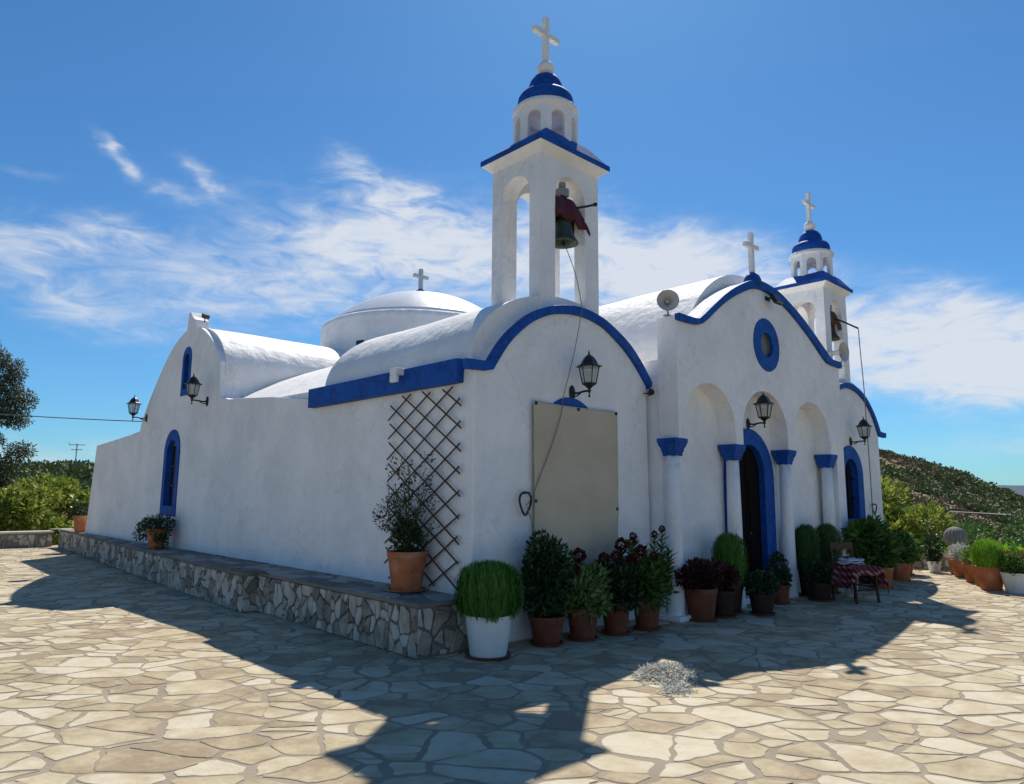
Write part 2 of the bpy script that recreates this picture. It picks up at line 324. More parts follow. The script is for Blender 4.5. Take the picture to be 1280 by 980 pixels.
def leaf_mesh(p, d, nrm, ln, wd, name='leaves', fold=.0):
    """vectorised kite leaves. p,d,nrm (n,3) arrays; ln,wd (n,)"""
    d = d / (np.linalg.norm(d, axis=1, keepdims=True) + 1e-9)
    s = np.cross(d, nrm); s /= (np.linalg.norm(s, axis=1, keepdims=True) + 1e-9)
    up = np.cross(s, d)
    ln = ln[:, None]; wd = wd[:, None]
    v = np.stack([p, p + d * ln * .45 + s * wd * .5 + up * wd * fold, p + d * ln - up * ln * .12, p + d * ln * .45 - s * wd * .5 + up * wd * fold], 1).reshape(-1, 3)
    n = len(p); me = bpy.data.meshes.new(name)
    me.vertices.add(4 * n); me.vertices.foreach_set('co', v.astype(np.float32).ravel())
    me.loops.add(4 * n); me.loops.foreach_set('vertex_index', np.arange(4 * n, dtype=np.int32))
    me.polygons.add(n); me.polygons.foreach_set('loop_start', np.arange(0, 4 * n, 4, dtype=np.int32)); me.polygons.foreach_set('loop_total', np.full(n, 4, np.int32))
    me.update(calc_edges=True); me.validate(); return me
def rnd_dirs(n):
    v = RNG.normal(size=(n, 3)); return v / np.linalg.norm(v, axis=1, keepdims=True)
def vnoise(P, s, seed=0):
    return np.array([noise.noise(Vector((p[0] * s + seed, p[1] * s, p[2] * s))) for p in P])
def crown(lobes, n, ln, wd, up=.3, out=1.0, shell=.45, rnd=.7, seed=0):
    """leaves filling a set of ellipsoid lobes (cx,cy,cz,rx,ry,rz)"""
    L_ = np.array(lobes, float); vol = (L_[:, 3] * L_[:, 4] * L_[:, 5]) ** (2 / 3); k = RNG.choice(len(L_), n, p=vol / vol.sum())
    u = rnd_dirs(n); r = shell + (1 - shell) * RNG.random(n) ** .6
    P = L_[k, :3] + u * L_[k, 3:6] * r[:, None]
    d = u * out + rnd_dirs(n) * rnd; d[:, 2] += up
    nr = rnd_dirs(n) + np.array([0, 0, .6])
    l = ln * (.6 + .8 * RNG.random(n)); return leaf_mesh(P, d, nr, l, l * wd / ln)
def merge(me_list, name='merged'):
    bm = bmesh.new()
    for me in me_list: bm.from_mesh(me); bpy.data.meshes.remove(me)
    me = bpy.data.meshes.new(name); bm.to_mesh(me); bm.free(); return me

# ------------------------------------------------------------------ crazy paving cells
def finish(poly, rg, rmin, corner):
    '''drop tiny edges, break the corners a little and roughen the sides of one stone'''
    q = []
    for a in range(len(poly)):
        A = poly[a]; Bp = poly[(a + 1) % len(poly)]
        if math.hypot(A[0] - Bp[0], A[1] - Bp[1]) > .2 * rmin: q.append(A)
    poly = q; m = len(poly)
    if m < 3: return None
    ar = abs(sum(poly[i][0] * poly[(i + 1) % m][1] - poly[(i + 1) % m][0] * poly[i][1] for i in range(m))) / 2
    if ar < .25 * rmin * rmin: return None
    res = []
    for a in range(m):
        A = poly[a]; Pp = poly[a - 1]; Nn = poly[(a + 1) % m]
        dp = math.hypot(A[0] - Pp[0], A[1] - Pp[1]); dn = math.hypot(A[0] - Nn[0], A[1] - Nn[1]); c = min(.25 * dp, .25 * dn, rmin * rg.uniform(.04, corner))
        res.append((A[0] + (Pp[0] - A[0]) / dp * c, A[1] + (Pp[1] - A[1]) / dp * c)); res.append((A[0] + (Nn[0] - A[0]) / dn * c, A[1] + (Nn[1] - A[1]) / dn * c))
        L2 = dn - 2 * c; k = int(L2 / (.32 * rmin)); j = 0
        for b in range(1, min(k, 9)):
            s = (c + L2 * b / min(k, 9)) / dn; j = .55 * j + rg.uniform(-.08, .08) * rmin
            res.append((A[0] + (Nn[0] - A[0]) * s + (Nn[1] - A[1]) / dn * j, A[1] + (Nn[1] - A[1]) * s - (Nn[0] - A[0]) / dn * j))
    return res
def voronoi_cells(x0, x1, y0, y1, rmin, rmax, gap, keep=None, seed=1, ang=0, stretch=1.0, tries=30, pack=.78, corner=.3, split=0):
    rg = random.Random(seed); pts = []; cell = rmax; grid = {}
    n = int((x1 - x0) * (y1 - y0) / (rmin * rmin) * tries / 10)
    ca, sa = math.cos(ang), math.sin(ang)
    def T(x, y):  # to metric space
        u = x * ca + y * sa; v = -x * sa + y * ca; return (u / stretch, v)
    def Ti(u, v):
        u *= stretch; return (u * ca - v * sa, u * sa + v * ca)
    for _ in range(n):
        x = rg.uniform(x0, x1); y = rg.uniform(y0, y1)
        if keep and not keep(x, y): continue
        r = rmin + (rmax - rmin) * rg.random() ** 1.6; p = T(x, y); gx, gy = int(p[0] // cell), int(p[1] // cell); ok = True
        for i in range(gx - 2, gx + 3):
            for j in range(gy - 2, gy + 3):
                for q in grid.get((i, j), ()):
                    if (q[0] - p[0]) ** 2 + (q[1] - p[1]) ** 2 < ((r + q[2]) * pack) ** 2: ok = False; break
                if not ok: break
            if not ok: break
        if ok: grid.setdefault((gx, gy), []).append((p[0], p[1], r)); pts.append((p[0], p[1], r))
    cells = []
    for (px, py, r) in pts:
        B = rmax * 1.5; poly = [(px - B, py - B), (px + B, py - B), (px + B, py + B), (px - B, py + B)]
        gx, gy = int(px // cell), int(py // cell); nb = []
        for i in range(gx - 4, gx + 5):
            for j in range(gy - 4, gy + 5):
                for q in grid.get((i, j), ()):
                    dd = math.hypot(q[0] - px, q[1] - py)
                    if 1e-6 < dd < 4.2 * rmax: nb.append((dd, q))
        nb.sort(key=lambda t: t[0])
        for dd, q in nb:
            nx, ny = (q[0] - px) / dd, (q[1] - py) / dd
            t = (dd * dd + r * r - q[2] * q[2]) / (2 * dd) - gap * (.3 + 1.1 * rg.random() ** 1.5)
            out = []; m = len(poly)
            for a in range(m):
                A = poly[a]; Bp = poly[(a + 1) % m]
                da = (A[0] - px) * nx + (A[1] - py) * ny - t; db = (Bp[0] - px) * nx + (Bp[1] - py) * ny - t
                if da <= 0: out.append(A)
                if da * db < 0: s = da / (da - db); out.append((A[0] + (Bp[0] - A[0]) * s, A[1] + (Bp[1] - A[1]) * s))
            poly = out
            if len(poly) < 3: break
        if len(poly) < 3: continue
        if split:
            work = [poly]; fin = []
            while work:
                P_ = work.pop(); ar = abs(sum(P_[i][0] * P_[(i + 1) % len(P_)][1] - P_[(i + 1) % len(P_)][0] * P_[i][1] for i in range(len(P_)))) / 2
                if ar < split * rg.uniform(.35, 2.6) ** 1.3 or len(P_) < 3: fin.append(P_); continue
                # cut across the longest diagonal, near the middle, a little askew
                best = max(((A[0] - Bp[0]) ** 2 + (A[1] - Bp[1]) ** 2, A, Bp) for A in P_ for Bp in P_)
                ang_ = math.atan2(best[2][1] - best[1][1], best[2][0] - best[1][0]) + rg.gauss(0, .42); nx, ny = math.cos(ang_), math.sin(ang_)
                gx_ = sum(p[0] for p in P_) / len(P_); gy_ = sum(p[1] for p in P_) / len(P_); ds = [(p[0] - gx_) * nx + (p[1] - gy_) * ny for p in P_]; t = rg.uniform(.36, .64) * (max(ds) - min(ds)) + min(ds); g2 = gap * rg.uniform(.25, .95)
                for sg in (1, -1):
                    out = []; m = len(P_)
                    for a in range(m):
                        A = P_[a]; Bp = P_[(a + 1) % m]; da = sg * ((A[0] - gx_) * nx + (A[1] - gy_) * ny - t) + g2; db = sg * ((Bp[0] - gx_) * nx + (Bp[1] - gy_) * ny - t) + g2
                        if da <= 0: out.append(A)
                        if da * db < 0: s_ = da / (da - db); out.append((A[0] + (Bp[0] - A[0]) * s_, A[1] + (Bp[1] - A[1]) * s_))
                    if len(out) >= 3: work.append(out)
            polys_ = fin
        else: polys_ = [poly]
        for poly in polys_:
          res = finish(poly, rg, rmin, corner)
          if res: cells.append([Ti(*p) for p in res])
        continue
    return cells
def stones_mesh(cells, to3d, h=.012, edge=.012, seed=3, tilt=.006):
    """to3d(u,v,height)->xyz. each cell = low rounded slab"""
    rg = random.Random(seed); mb = MB()
    for poly in cells:
        cx = sum(p[0] for p in poly) / len(poly); cy = sum(p[1] for p in poly) / len(poly)
        hh = h * rg.uniform(.7, 1.25); tx, ty = rg.uniform(-tilt, tilt), rg.uniform(-tilt, tilt); m = len(poly); k = len(mb.v)
        def H(x, y, base): return base + tx * (x - cx) + ty * (y - cy)
        for ring, (ins, z) in enumerate(((0, -.004), (0, hh * .55), (edge, hh))):
            for p in poly:
                dx, dy = cx - p[0], cy - p[1]; dl = math.hypot(dx, dy) + 1e-6; s = min(ins / dl, .4)
                x, y = p[0] + dx * s, p[1] + dy * s; mb.v.append(to3d(x, y, z if ring == 0 else H(x, y, z)))
        for rr in (0, 1):
            for i in range(m): mb.f.append((k + rr * m + i, k + rr * m + (i + 1) % m, k + (rr + 1) * m + (i + 1) % m, k + (rr + 1) * m + i))
        mb.f.append(tuple(k + 2 * m + i for i in range(m)))
    return mb.mesh('stones')

# ================================================================== TERRAIN, SEA
AZT = [(-60, -6), (-20, -5), (0, -3), (4, -1.8), (8, -1.6), (9.6, -.8), (10.6, .5), (12.2, 2.7), (14.2, 5.3), (16.2, 7.8), (18.6, 9.6), (21, 11), (26, 14), (40, 17), (60, 13), (70, 7), (76, 5.4), (80, 4.9), (83.5, 3.0), (87, 2.2), (100, 2), (125, 3), (180, -2), (240, -6), (300, -6)]
def ridge(az_):
    for i in range(len(AZT) - 1):
        a, b = AZT[i], AZT[i + 1]
        if a[0] <= az_ <= b[0]: t = (az_ - a[0]) / (b[0] - a[0]); return a[1] + (b[1] - a[1]) * t
    return -6
def terrain_z(x, y):
    dx, dy = x - CAM.x, y - CAM.y; r = math.hypot(dx, dy); a = math.degrees(math.atan2(dy, dx)); a = a + 360 if a < -60 else a
    H = ridge(a)
    base = -.75 - 3.0 * min(1, max(0, (r - 24) / 40))
    if r < 150: t = max(0, (r - 45) / 105); z = base + (H - base) * (t * t * (3 - 2 * t)) ** .9
    else:
        t = min(1, (r - 150) / 330); z = H + (-34 - H) * (t * t * (3 - 2 * t))
    if r > 40: z += (noise.noise(Vector((x * .035, y * .035, 0))) * 1.6 + noise.noise(Vector((x * .13, y * .13, 4))) * .5) * min(1, (r - 40) / 80)
    return z
rs = [0, 6, 12, 18, 24, 30, 37, 45, 54, 64, 75, 86, 97, 108, 118, 127, 135, 142, 148, 152, 158, 166, 178, 195, 220, 255, 300, 360, 430, 500, 900, 3000]
na = 240; mb = MB()
for r in rs:
    for i in range(na):
        a = 2 * PI * i / na; x, y = CAM.x + r * math.cos(a), CAM.y + r * math.sin(a); mb.v.append((x, y, terrain_z(x, y)))
for j in range(len(rs) - 1):
    for i in range(na): mb.f.append((j * na + i, (j + 1) * na + i, (j + 1) * na + (i + 1) % na, j * na + (i + 1) % na))
tag(mb.build('ground', 'terrain', smooth=True), kind='structure')
mb = MB(); mb.lathe([(52000, 0), (300, 0)], (0, 0, -30), 96); tag(mb.build('sea', 'sea'), kind='structure')
mb = MB(); prof = []
for i in range(41):
    a = R(-14 + i * .85); D = 7000; h = 165 + 60 * noise.noise(Vector((i * .23, 0, 0))) - 5.2 * abs(i - 24) ** 1.0
    h = max(-28, h * (1 if i > 4 else i / 5)); mb.v.append((CAM.x + D * math.cos(a), CAM.y + D * math.sin(a), -32)); mb.v.append((CAM.x + (D + 600) * math.cos(a), CAM.y + (D + 600) * math.sin(a), h)); mb.v.append((CAM.x + (D + 1800) * math.cos(a), CAM.y + (D + 1800) * math.sin(a), -32))
for i in range(40):
    k = 3 * i; mb.f += [(k, k + 3, k + 4, k + 1), (k + 1, k + 4, k + 5, k + 2)]
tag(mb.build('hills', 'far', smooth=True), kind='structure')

# ================================================================== PAVED TERRACE
TX0, TX1, TY0, TY1 = -9.0, 14.3, -9.0, 19.3
mb = MB(); mb.bx(TX0, TX1, TY0, TY1, -.9, 0); tag(mb.build('pavement', 'pmortar'), kind='structure')
def keep_pav(x, y):
    if x > .05 and y > .1 and x < 12.6 and y < 18.9: return False
    if x < -6.6 and y < 3: return False
    return True
cells = voronoi_cells(TX0 + .2, TX1 - .2, TY0 + 1.2, TY1 - .2, .15, .40, .020, keep_pav, 5, R(-43), 1.3, 40, .60, .16, .062)
tag(link('paving', stones_mesh(cells, lambda u, v, h: (u, v, h), .005, .008, 3, .006), 'pstone'), kind='structure')

# low stone wall closing the terrace at the far left, seen beyond the platform
def clad_wall(name, path, z0, z1, width_side, mats, parent, rmin=.07, rmax=.17, seed=9, cap=True):
    """stone veneer on the outer face of a polyline path (left-hand = outer)"""
    out = []
    for i in range(len(path) - 1):
        a = Vector((*path[i], 0)); b = Vector((*path[i + 1], 0)); d = (b - a); ln = d.length; d.normalize(); nrm = Vector((d.y, -d.x, 0)) * width_side
        ce = voronoi_cells(-.0, ln, z0, z1, rmin * 1.25, rmax * 1.2, .012, None, seed + i, PI / 2, 1.35, 40, .6, .22, .016)
        cl = []
        for poly in ce:
            poly = [(min(max(u, .004), ln - .004), min(max(v, z0 + .012), z1 - .03)) for u, v in poly]
            w = max(p[0] for p in poly) - min(p[0] for p in poly); h = max(p[1] for p in poly) - min(p[1] for p in poly)
            if w > .03 and h > .03: cl.append(poly)
        out.append(stones_mesh(cl, lambda u, v, h: tuple(a + d * u + nrm * h + Vector((0, 0, v))), .016, .010, seed, .03))
    return link(name, merge(out), mats, parent)

# platform (built-up stone bench running along the church side)
PLAT = [(0.0, 0.0), (.03, 1.35), (.06, 2.7), (.08, 3.86)]
PLAT2 = [(-.13, 3.86), (-.04, 6.0), (.10, 8.6), (.26, 11.3), (.44, 14.0), (.60, 16.6), (.68, 18.9)]
plat = tag(empty('stone_platform', (0, 0, 0)), 'long low stone bench under the side wall of the chapel, faced with irregular grey stones', 'stone bench')
def slab_poly(poly, z0, z1):
    mb = MB(); n = len(poly); mb.v = [(x, y, z0) for x, y in poly] + [(x, y, z1) for x, y in poly]
    mb.f = [tuple(reversed(range(n))), tuple(range(n, 2 * n))] + [(i, (i + 1) % n, (i + 1) % n + n, i + n) for i in range(n)]; return mb
PH = .545
outl = [(.69, .012)] + [(x + .012, y + (.012 if i == 0 else 0)) for i, (x, y) in enumerate(PLAT)] + [(x + .012, y + (.012 if i == 0 else 0)) for i, (x, y) in enumerate(PLAT2)] + [(1.2, 18.9), (1.2, 16.0), (.72, 16.0)]
slab_poly(list(reversed(outl)), -.05, PH - .045).build('core', 'mortar', plat)
clad_wall('stone_facing', PLAT, 0.0, PH - .03, -1, 'stoneclad', plat, .07, .16, 21)
clad_wall('stone_facing', PLAT2, 0.0, PH - .03, -1, 'stoneclad', plat, .07, .16, 41)
clad_wall('stone_facing', [(0, 0), (.69, 0)], 0.0, PH - .03, 1, 'stoneclad', plat, .08, .18, 61)
clad_wall('stone_facing', [(-.13, 3.86), (.08, 3.86)], 0.0, PH - .03, 1, 'stoneclad', plat, .06, .1, 66)
top_out = [(x - .02, y) for x, y in PLAT] + [(x - .02, y) for x, y in PLAT2]; top_out[0] = (-.02, -.025)
capoly = [(.70, -.025)] + top_out + [(1.2, 18.9), (1.2, 16.0), (.70, 16.0)]
slab_poly(list(reversed(capoly)), PH - .05, PH - .012).build('cap_mortar', 'mortar', plat)
def keep_top(x, y):
    e = [p for p in (PLAT if y < 3.86 else PLAT2)]
    for i in range(len(e) - 1):
        if e[i][1] <= y <= e[i + 1][1]:
            t = (y - e[i][1]) / (e[i + 1][1] - e[i][1]); xe = e[i][0] + (e[i + 1][0] - e[i][0]) * t; return xe + .08 < x < (.66 if y < 16 else 1.15)
    return False
ce = voronoi_cells(-.1, 1.2, .05, 18.8, .10, .2, .02, keep_top, 77, PI / 2, 1.5)
def clampx(poly):
    out = []
    for x, y in poly:
        e = PLAT if y < 3.86 else PLAT2; xe = e[0][0]
        for i in range(len(e) - 1):
            if e[i][1] <= y <= e[i + 1][1]: t = (y - e[i][1]) / (e[i + 1][1] - e[i][1]); xe = e[i][0] + (e[i + 1][0] - e[i][0]) * t
        out.append((min(max(x, xe - .005), .70 if y < 16 else 1.18), max(y, 0.0)))
    return out
link('top_flagstone', stones_mesh([clampx(c) for c in ce], lambda u, v, h: (u, v, PH - .012 + h), .010, .008, 5, .01), surf('flagstone_grey', [(.15, .14, .125), (.27, .25, .22), (.36, .34, .3)], 3, .8, .5, 20, .2, island=.5), plat)

lw = tag(empty('garden_wall', (-4, 19.3, 0)), 'low pale stone boundary wall at the left edge of the terrace, before the yellow-green bushes', 'wall')
def wbox(*a): return MB().bx(*a)
o = wbox(-14, .58, 19.32, 19.75, -.9, .41).build('core', 'mortar'); o.parent = lw; o.location = (4, -19.3, 0)
o = wbox(-14.05, .60, 19.26, 19.8, .41, .47).build('coping', surf('pale_coping', [(.42, .39, .33), (.55, .52, .46)], 3, .85, .4), bevel=.015); o.parent = lw; o.location = (4, -19.3, 0)
o = clad_wall('stone_facing', [(-10, 19.32), (.58, 19.32)], 0.0, .40, 1, 'stoneclad', None, .09, .2, 91); o.parent = lw; o.location = (4, -19.3, 0)

# ================================================================== THE CHAPEL
ch = tag(empty('chapel', (6.65, 0, 0)), 'whitewashed Greek chapel with blue trim, two open bell towers and a shallow dome', 'chapel')
def cp(o): o.location = Vector(o.location) - Vector((6.65, 0, 0)); return o      # children keep world coordinates
def hb(name, mb, mat, **k): return cp(mb.build(name, mat, ch, **k))
def hp(name, outer, holes, axis, a0, a1, mat, bevel=.012, parent=None):
    o = plate_obj(name, outer, holes, axis, a0, a1, mat, parent or ch, bevel); return cp(o) if not parent else o
SX = .69
# side wall with the transept gable (u = y)
gab = smoothcurve([(12.0, 3.04), (11.85, 3.32), (11.19, 3.97), (10.39, 4.60), (9.75, 4.90), (9.15, 5.01), (8.6, 4.93), (8.1, 4.70), (7.63, 4.36), (7.40, 4.08)], 4)
side = [(.02, 0), (16.15, 0), (15.69, 2.87), (14.2, 2.93), (12.9, 2.98)] + gab + [(7.34, 3.6), (7.26, 3.40), (6.9, 3.31), (6.38, 3.28), (5.1, 3.18), (4.3, 3.08), (3.62, 3.0), (.02, 3.0)]
w_low = arch(9.66, .62, 1.36, 2.72, 12); w_up = arch(9.17, .30, 3.72, 4.48, 10)
hp('side_wall', side, [w_low, w_up], 'x', SX, SX + .38, 'white', .02)
# windows in the side wall
w = hp('window', arch(9.66, .93, 1.15, 2.93, 14), [arch(9.66, .60, 1.36, 2.71, 14)], 'x', SX - .02, SX + .24, 'blue', .008)
MB().bx(SX + .10, SX + .14, 9.3, 10.0, 1.3, 2.8).build('pane', 'pane', w)
m_ = MB(); m_.bx(SX + .07, SX + .10, 9.635, 9.685, 1.36, 2.7)
for z in (1.75, 2.15): m_.bx(SX + .07, SX + .098, 9.36, 9.96, z, z + .04)
m_.build('glazing_bar', surf('brown_bar', [(.05, .02, .012), (.08, .035, .02)], 8, .5, .1), w)
w = hp('window', arch(9.17, .50, 3.60, 4.62, 14), [arch(9.17, .28, 3.74, 4.47, 12)], 'x', SX - .015, SX + .12, 'blue', .006)
MB().bx(SX + .10, SX + .14, 9.0, 9.34, 3.66, 4.52).build('pane', surf('blue_shutter', [(.012, .04, .15), (.02, .06, .2)], 6, .5, .1), w)

# curved facade tops (u = x)
LT = smoothcurve([(.86, 3.12), (1.04, 3.37), (1.25, 3.58), (1.55, 3.80), (1.94, 3.96), (2.42, 4.035), (2.85, 3.98), (3.17, 3.86), (3.48, 3.69), (3.75, 3.46), (3.98, 3.20)], 4)
LB = smoothcurve([(.93, 3.02), (1.12, 3.29), (1.31, 3.49), (1.59, 3.70), (1.96, 3.855), (2.42, 3.92), (2.83, 3.87), (3.12, 3.75), (3.42, 3.57), (3.68, 3.35), (3.90, 3.12)], 4)
LTf = [(.52, 3.095), (.80, 3.105)] + LT; LBf = [(.55, 2.985), (.82, 2.995)] + LB
mir = lambda pts: [(13.5 - x, z) for x, z in reversed(pts)]
def facade(pts_top, x0, x1, x1top, side_hint):
    return
left_out = [(SX + .002, 0), (SX + .002, 3.03), (.80, 3.05)] + [(x, z - .02) for x, z in LT if x < 3.93] + [(3.93, 0)]
hp('facade_wall', left_out, [arch(2.36, .9, .3, 2.55, 12)], 'y', 0, .42, 'white', .02)
hp('facade_trim', LTf + list(reversed(LBf)), [], 'y', -.055, .03, 'blue', .01)
RT = mir(LT); RTf = mir(LTf); RBf = mir(LBf)
right_out = [(9.36, 0)] + [(x, z - .02) for x, z in RT if x > 9.37] + [(12.60, 3.06), (12.60, 0)]
RW = arch(10.92, .66, 1.20, 2.44, 12)
hp('facade_wall', right_out, [RW], 'y', 0, .42, 'white', .02)
hp('facade_trim', [p for p in RTf if p[0] > 9.4] + list(reversed([p for p in RBf if p[0] > 9.4])), [], 'y', -.055, .03, 'blue', .01)
# fascia along the front part of the side wall
hb('side_fascia', MB().bx(.585, .80, .19, 3.66, 2.865, 3.14), 'blue', bevel=.012)
hb('rainwater_spout', MB().bx(.47, .62, 1.22, 1.36, 3.06, 3.15).bx(.47, .52, 1.22, 1.36, 2.97, 3.062), 'white', bevel=.012)
# porch block: arcade wall with three arches
PT = smoothcurve([(3.92, 4.15), (4.38, 4.15), (4.54, 4.22), (4.88, 4.46), (5.24, 4.70), (5.61, 4.90), (6.08, 5.09), (6.45, 5.135), (6.95, 5.08), (7.38, 4.95), (7.82, 4.78), (8.28, 4.56), (8.76, 4.31), (8.99, 4.20), (9.42, 4.19)], 4)
PB = smoothcurve([(3.92, 4.045), (4.40, 4.06), (4.64, 4.16), (4.95, 4.38), (5.28, 4.59), (5.66, 4.78), (6.10, 4.95), (6.45, 4.99), (6.90, 4.94), (7.32, 4.82), (7.78, 4.63), (8.24, 4.40), (8.72, 4.13), (8.95, 4.08), (9.42, 4.07)], 4)
COLX = [3.96, 5.55, 7.25, 8.92]; SPR = 2.40
por = [(9.39, 0), (9.39, 4.17)] + [(x, z - .02) for x, z in reversed(PT) if 3.93 < x < 9.37] + [(3.92, 4.13), (3.92, SPR)]
por += [(COLX[0] + .11, SPR)]
tops = [3.25, 3.31, 3.29]
for i in range(3):
    a, b = COLX[i] + .11, COLX[i + 1] - .11; c_, r_ = (a + b) / 2, (b - a) / 2; zt = tops[i]
    for k in range(15):
        t = PI - PI * k / 14; por.append((c_ + r_ * math.cos(t), zt - r_ * .92 + r_ * .92 * math.sin(t)))
    por.append((b, SPR))
    if i < 2: por.append((COLX[i + 1] + .11, SPR))
por += [(9.06, SPR), (9.06, 0)]
hp('porch_wall', por, [[(6.52 + .33 * math.cos(2 * PI * k / 24), 4.09 + .33 * math.sin(2 * PI * k / 24)) for k in range(24)]], 'y', -.5, -.17, 'white', .02)
hp('porch_trim', PT + list(reversed(PB)), [], 'y', -.555, -.47, 'blue', .01)
hb('finial_base', MB().lathe([(.15, -.06), (.14, .02), (.11, .09), (.05, .14), (0, .15)], (6.24, -.45, 5.12), 20), 'blue', smooth=True)
def cross(name, x, y, z0, h, w, t, mat, parent=None, armz=.66, d=None):
    d = d or t; mb = MB(); mb.bx(x - t / 2, x + t / 2, y - d / 2, y + d / 2, z0, z0 + h)
    za = z0 + h * armz; mb.bx(x - w / 2, x - t / 2 + .001, y - d / 2 + .002, y + d / 2 - .002, za - t / 2, za + t / 2); mb.bx(x + t / 2 - .001, x + w / 2, y - d / 2 + .002, y + d / 2 - .002, za - t / 2, za + t / 2)
    if parent: return mb.build(name, mat, parent, bevel=.012)
    return hb(name, mb, mat, bevel=.012)
cross('roof_cross', 6.24, -.45, 5.27, .68, .42, .078, 'white')
# round window
cir = lambda r, n=28: [(6.52 + r * math.cos(2 * PI * k / n), 4.09 + r * 1.02 * math.sin(2 * PI * k / n)) for k in range(n)]
w = hp('round_window', cir(.435), [cir(.20)], 'y', -.515, -.42, 'blue', .008)
plate_obj('pane', cir(.22), [], 'y', -.46, -.44, 'amber', w, 0)
# wall behind the arcade with the doorway
bw = [(3.95, 0), (9.30, 0), (9.30, 3.55), (3.95, 3.55)]
DO = arch(6.33, .96, 0.0, 2.50, 14)
dwall = [(3.95, 0), (6.33 - .48, 0)] + list(reversed(DO[1:-1])) + [(6.33 + .48, 0), (9.30, 0), (9.30, 3.55), (3.95, 3.55)]
hp('porch_back_wall', dwall, [], 'y', -.195, .3, 'white', .015)
dso = [(6.33 + .78, .0)] + arch(6.33, 1.56, .0, 2.72, 18)[1:-1] + [(6.33 - .78, .0), (6.33 - .46, .0)] + list(reversed(arch(6.33, .92, .0, 2.46, 18)[1:-1])) + [(6.33 + .46, .0)]
dr = hp('doorway', dso, [], 'y', -.235, -.10, 'blue', .01)
mb = MB(); mb.bx(5.83, 6.32, -.13, -.09, .0, 2.49); mb.bx(6.34, 6.83, -.13, -.09, 0, 2.49)
for x0 in (5.93, 6.42):
    for z0, z1 in ((.2, .95), (1.1, 1.9)): mb.bx(x0, x0 + .32, -.145, -.13, z0, z1)
mb.build('door_leaf', 'dark', dr, bevel=.006)  # black leaf stands in for the shade of the interior
MB().lathe([(.0, -.02), (.02, -.01), (.02, .01), (0, .02)], (6.40, -.155, 1.05), 12).build('door_handle', surf('brass', [(.2, .13, .04), (.3, .2, .07)], 9, .4, 0, metal=1), dr, smooth=True)
hb('threshold', MB().bx(5.5, 7.15, -.30, .3, .0, .09), 'white', bevel=.012)
# columns
for i, cx in enumerate(COLX):
    yb = -.36; c = hb('column', MB().lathe([(.122, 0), (.120, .06), (.114, .1), (.112, .6), (.104, 1.4), (.092, 2.20)], (cx, yb, 0), 28), 'white', smooth=True)
    c['label'] = 'white column without its plinth' if i else 'white corner column on a small square plinth'
    if i == 0: MB().box((cx, yb, .035), (.36, .36, .07)).build('plinth', 'white', c, bevel=.012)
    mb = MB()
    def sq(r, z): return [(cx - r, yb - r, z), (cx + r, yb - r, z), (cx + r, yb + r, z), (cx - r, yb + r, z)]
    prof = [(.085, 2.165), (.098, 2.172), (.098, 2.215), (.108, 2.222), (.115, 2.265), (.135, 2.305), (.142, 2.318), (.142, 2.345), (.152, 2.35), (.152, 2.405)]
    for r_, z in prof: mb.v += sq(r_, z)
    for j in range(len(prof) - 1):
        for q in range(4): mb.f.append((j * 4 + q, j * 4 + (q + 1) % 4, (j + 1) * 4 + (q + 1) % 4, (j + 1) * 4 + q))
    mb.f.append((3, 2, 1, 0)); mb.f.append(tuple(4 * (len(prof) - 1) + q for q in range(4)))
    mb.build('capital', 'blue', c, bevel=.006)
# right-bay and left-bay blue surrounds
w = hp('window', arch(10.92, 1.22, .55, 2.70, 18), [arch(10.92, .64, 1.20, 2.43, 16)], 'y', -.03, .2, 'blue', .008)
MB().bx(10.5, 11.3, .10, .14, 1.1, 2.5).build('pane', 'pane', w)
m_ = MB(); m_.bx(10.9, 10.94, .06, .10, 1.2, 2.43)
for z in (1.6, 2.0): m_.bx(10.61, 11.23, .06, .098, z, z + .035)
m_.build('glazing_bar', 'dark', w)
w = hp('window', arch(2.27, 1.12, .55, 2.835, 18), [arch(2.30, .7, 1.2, 2.5, 16)], 'y', -.025, .2, 'blue', .008)
MB().bx(1.9, 2.75, .24, .28, .9, 2.6).build('pane', 'pane', w)

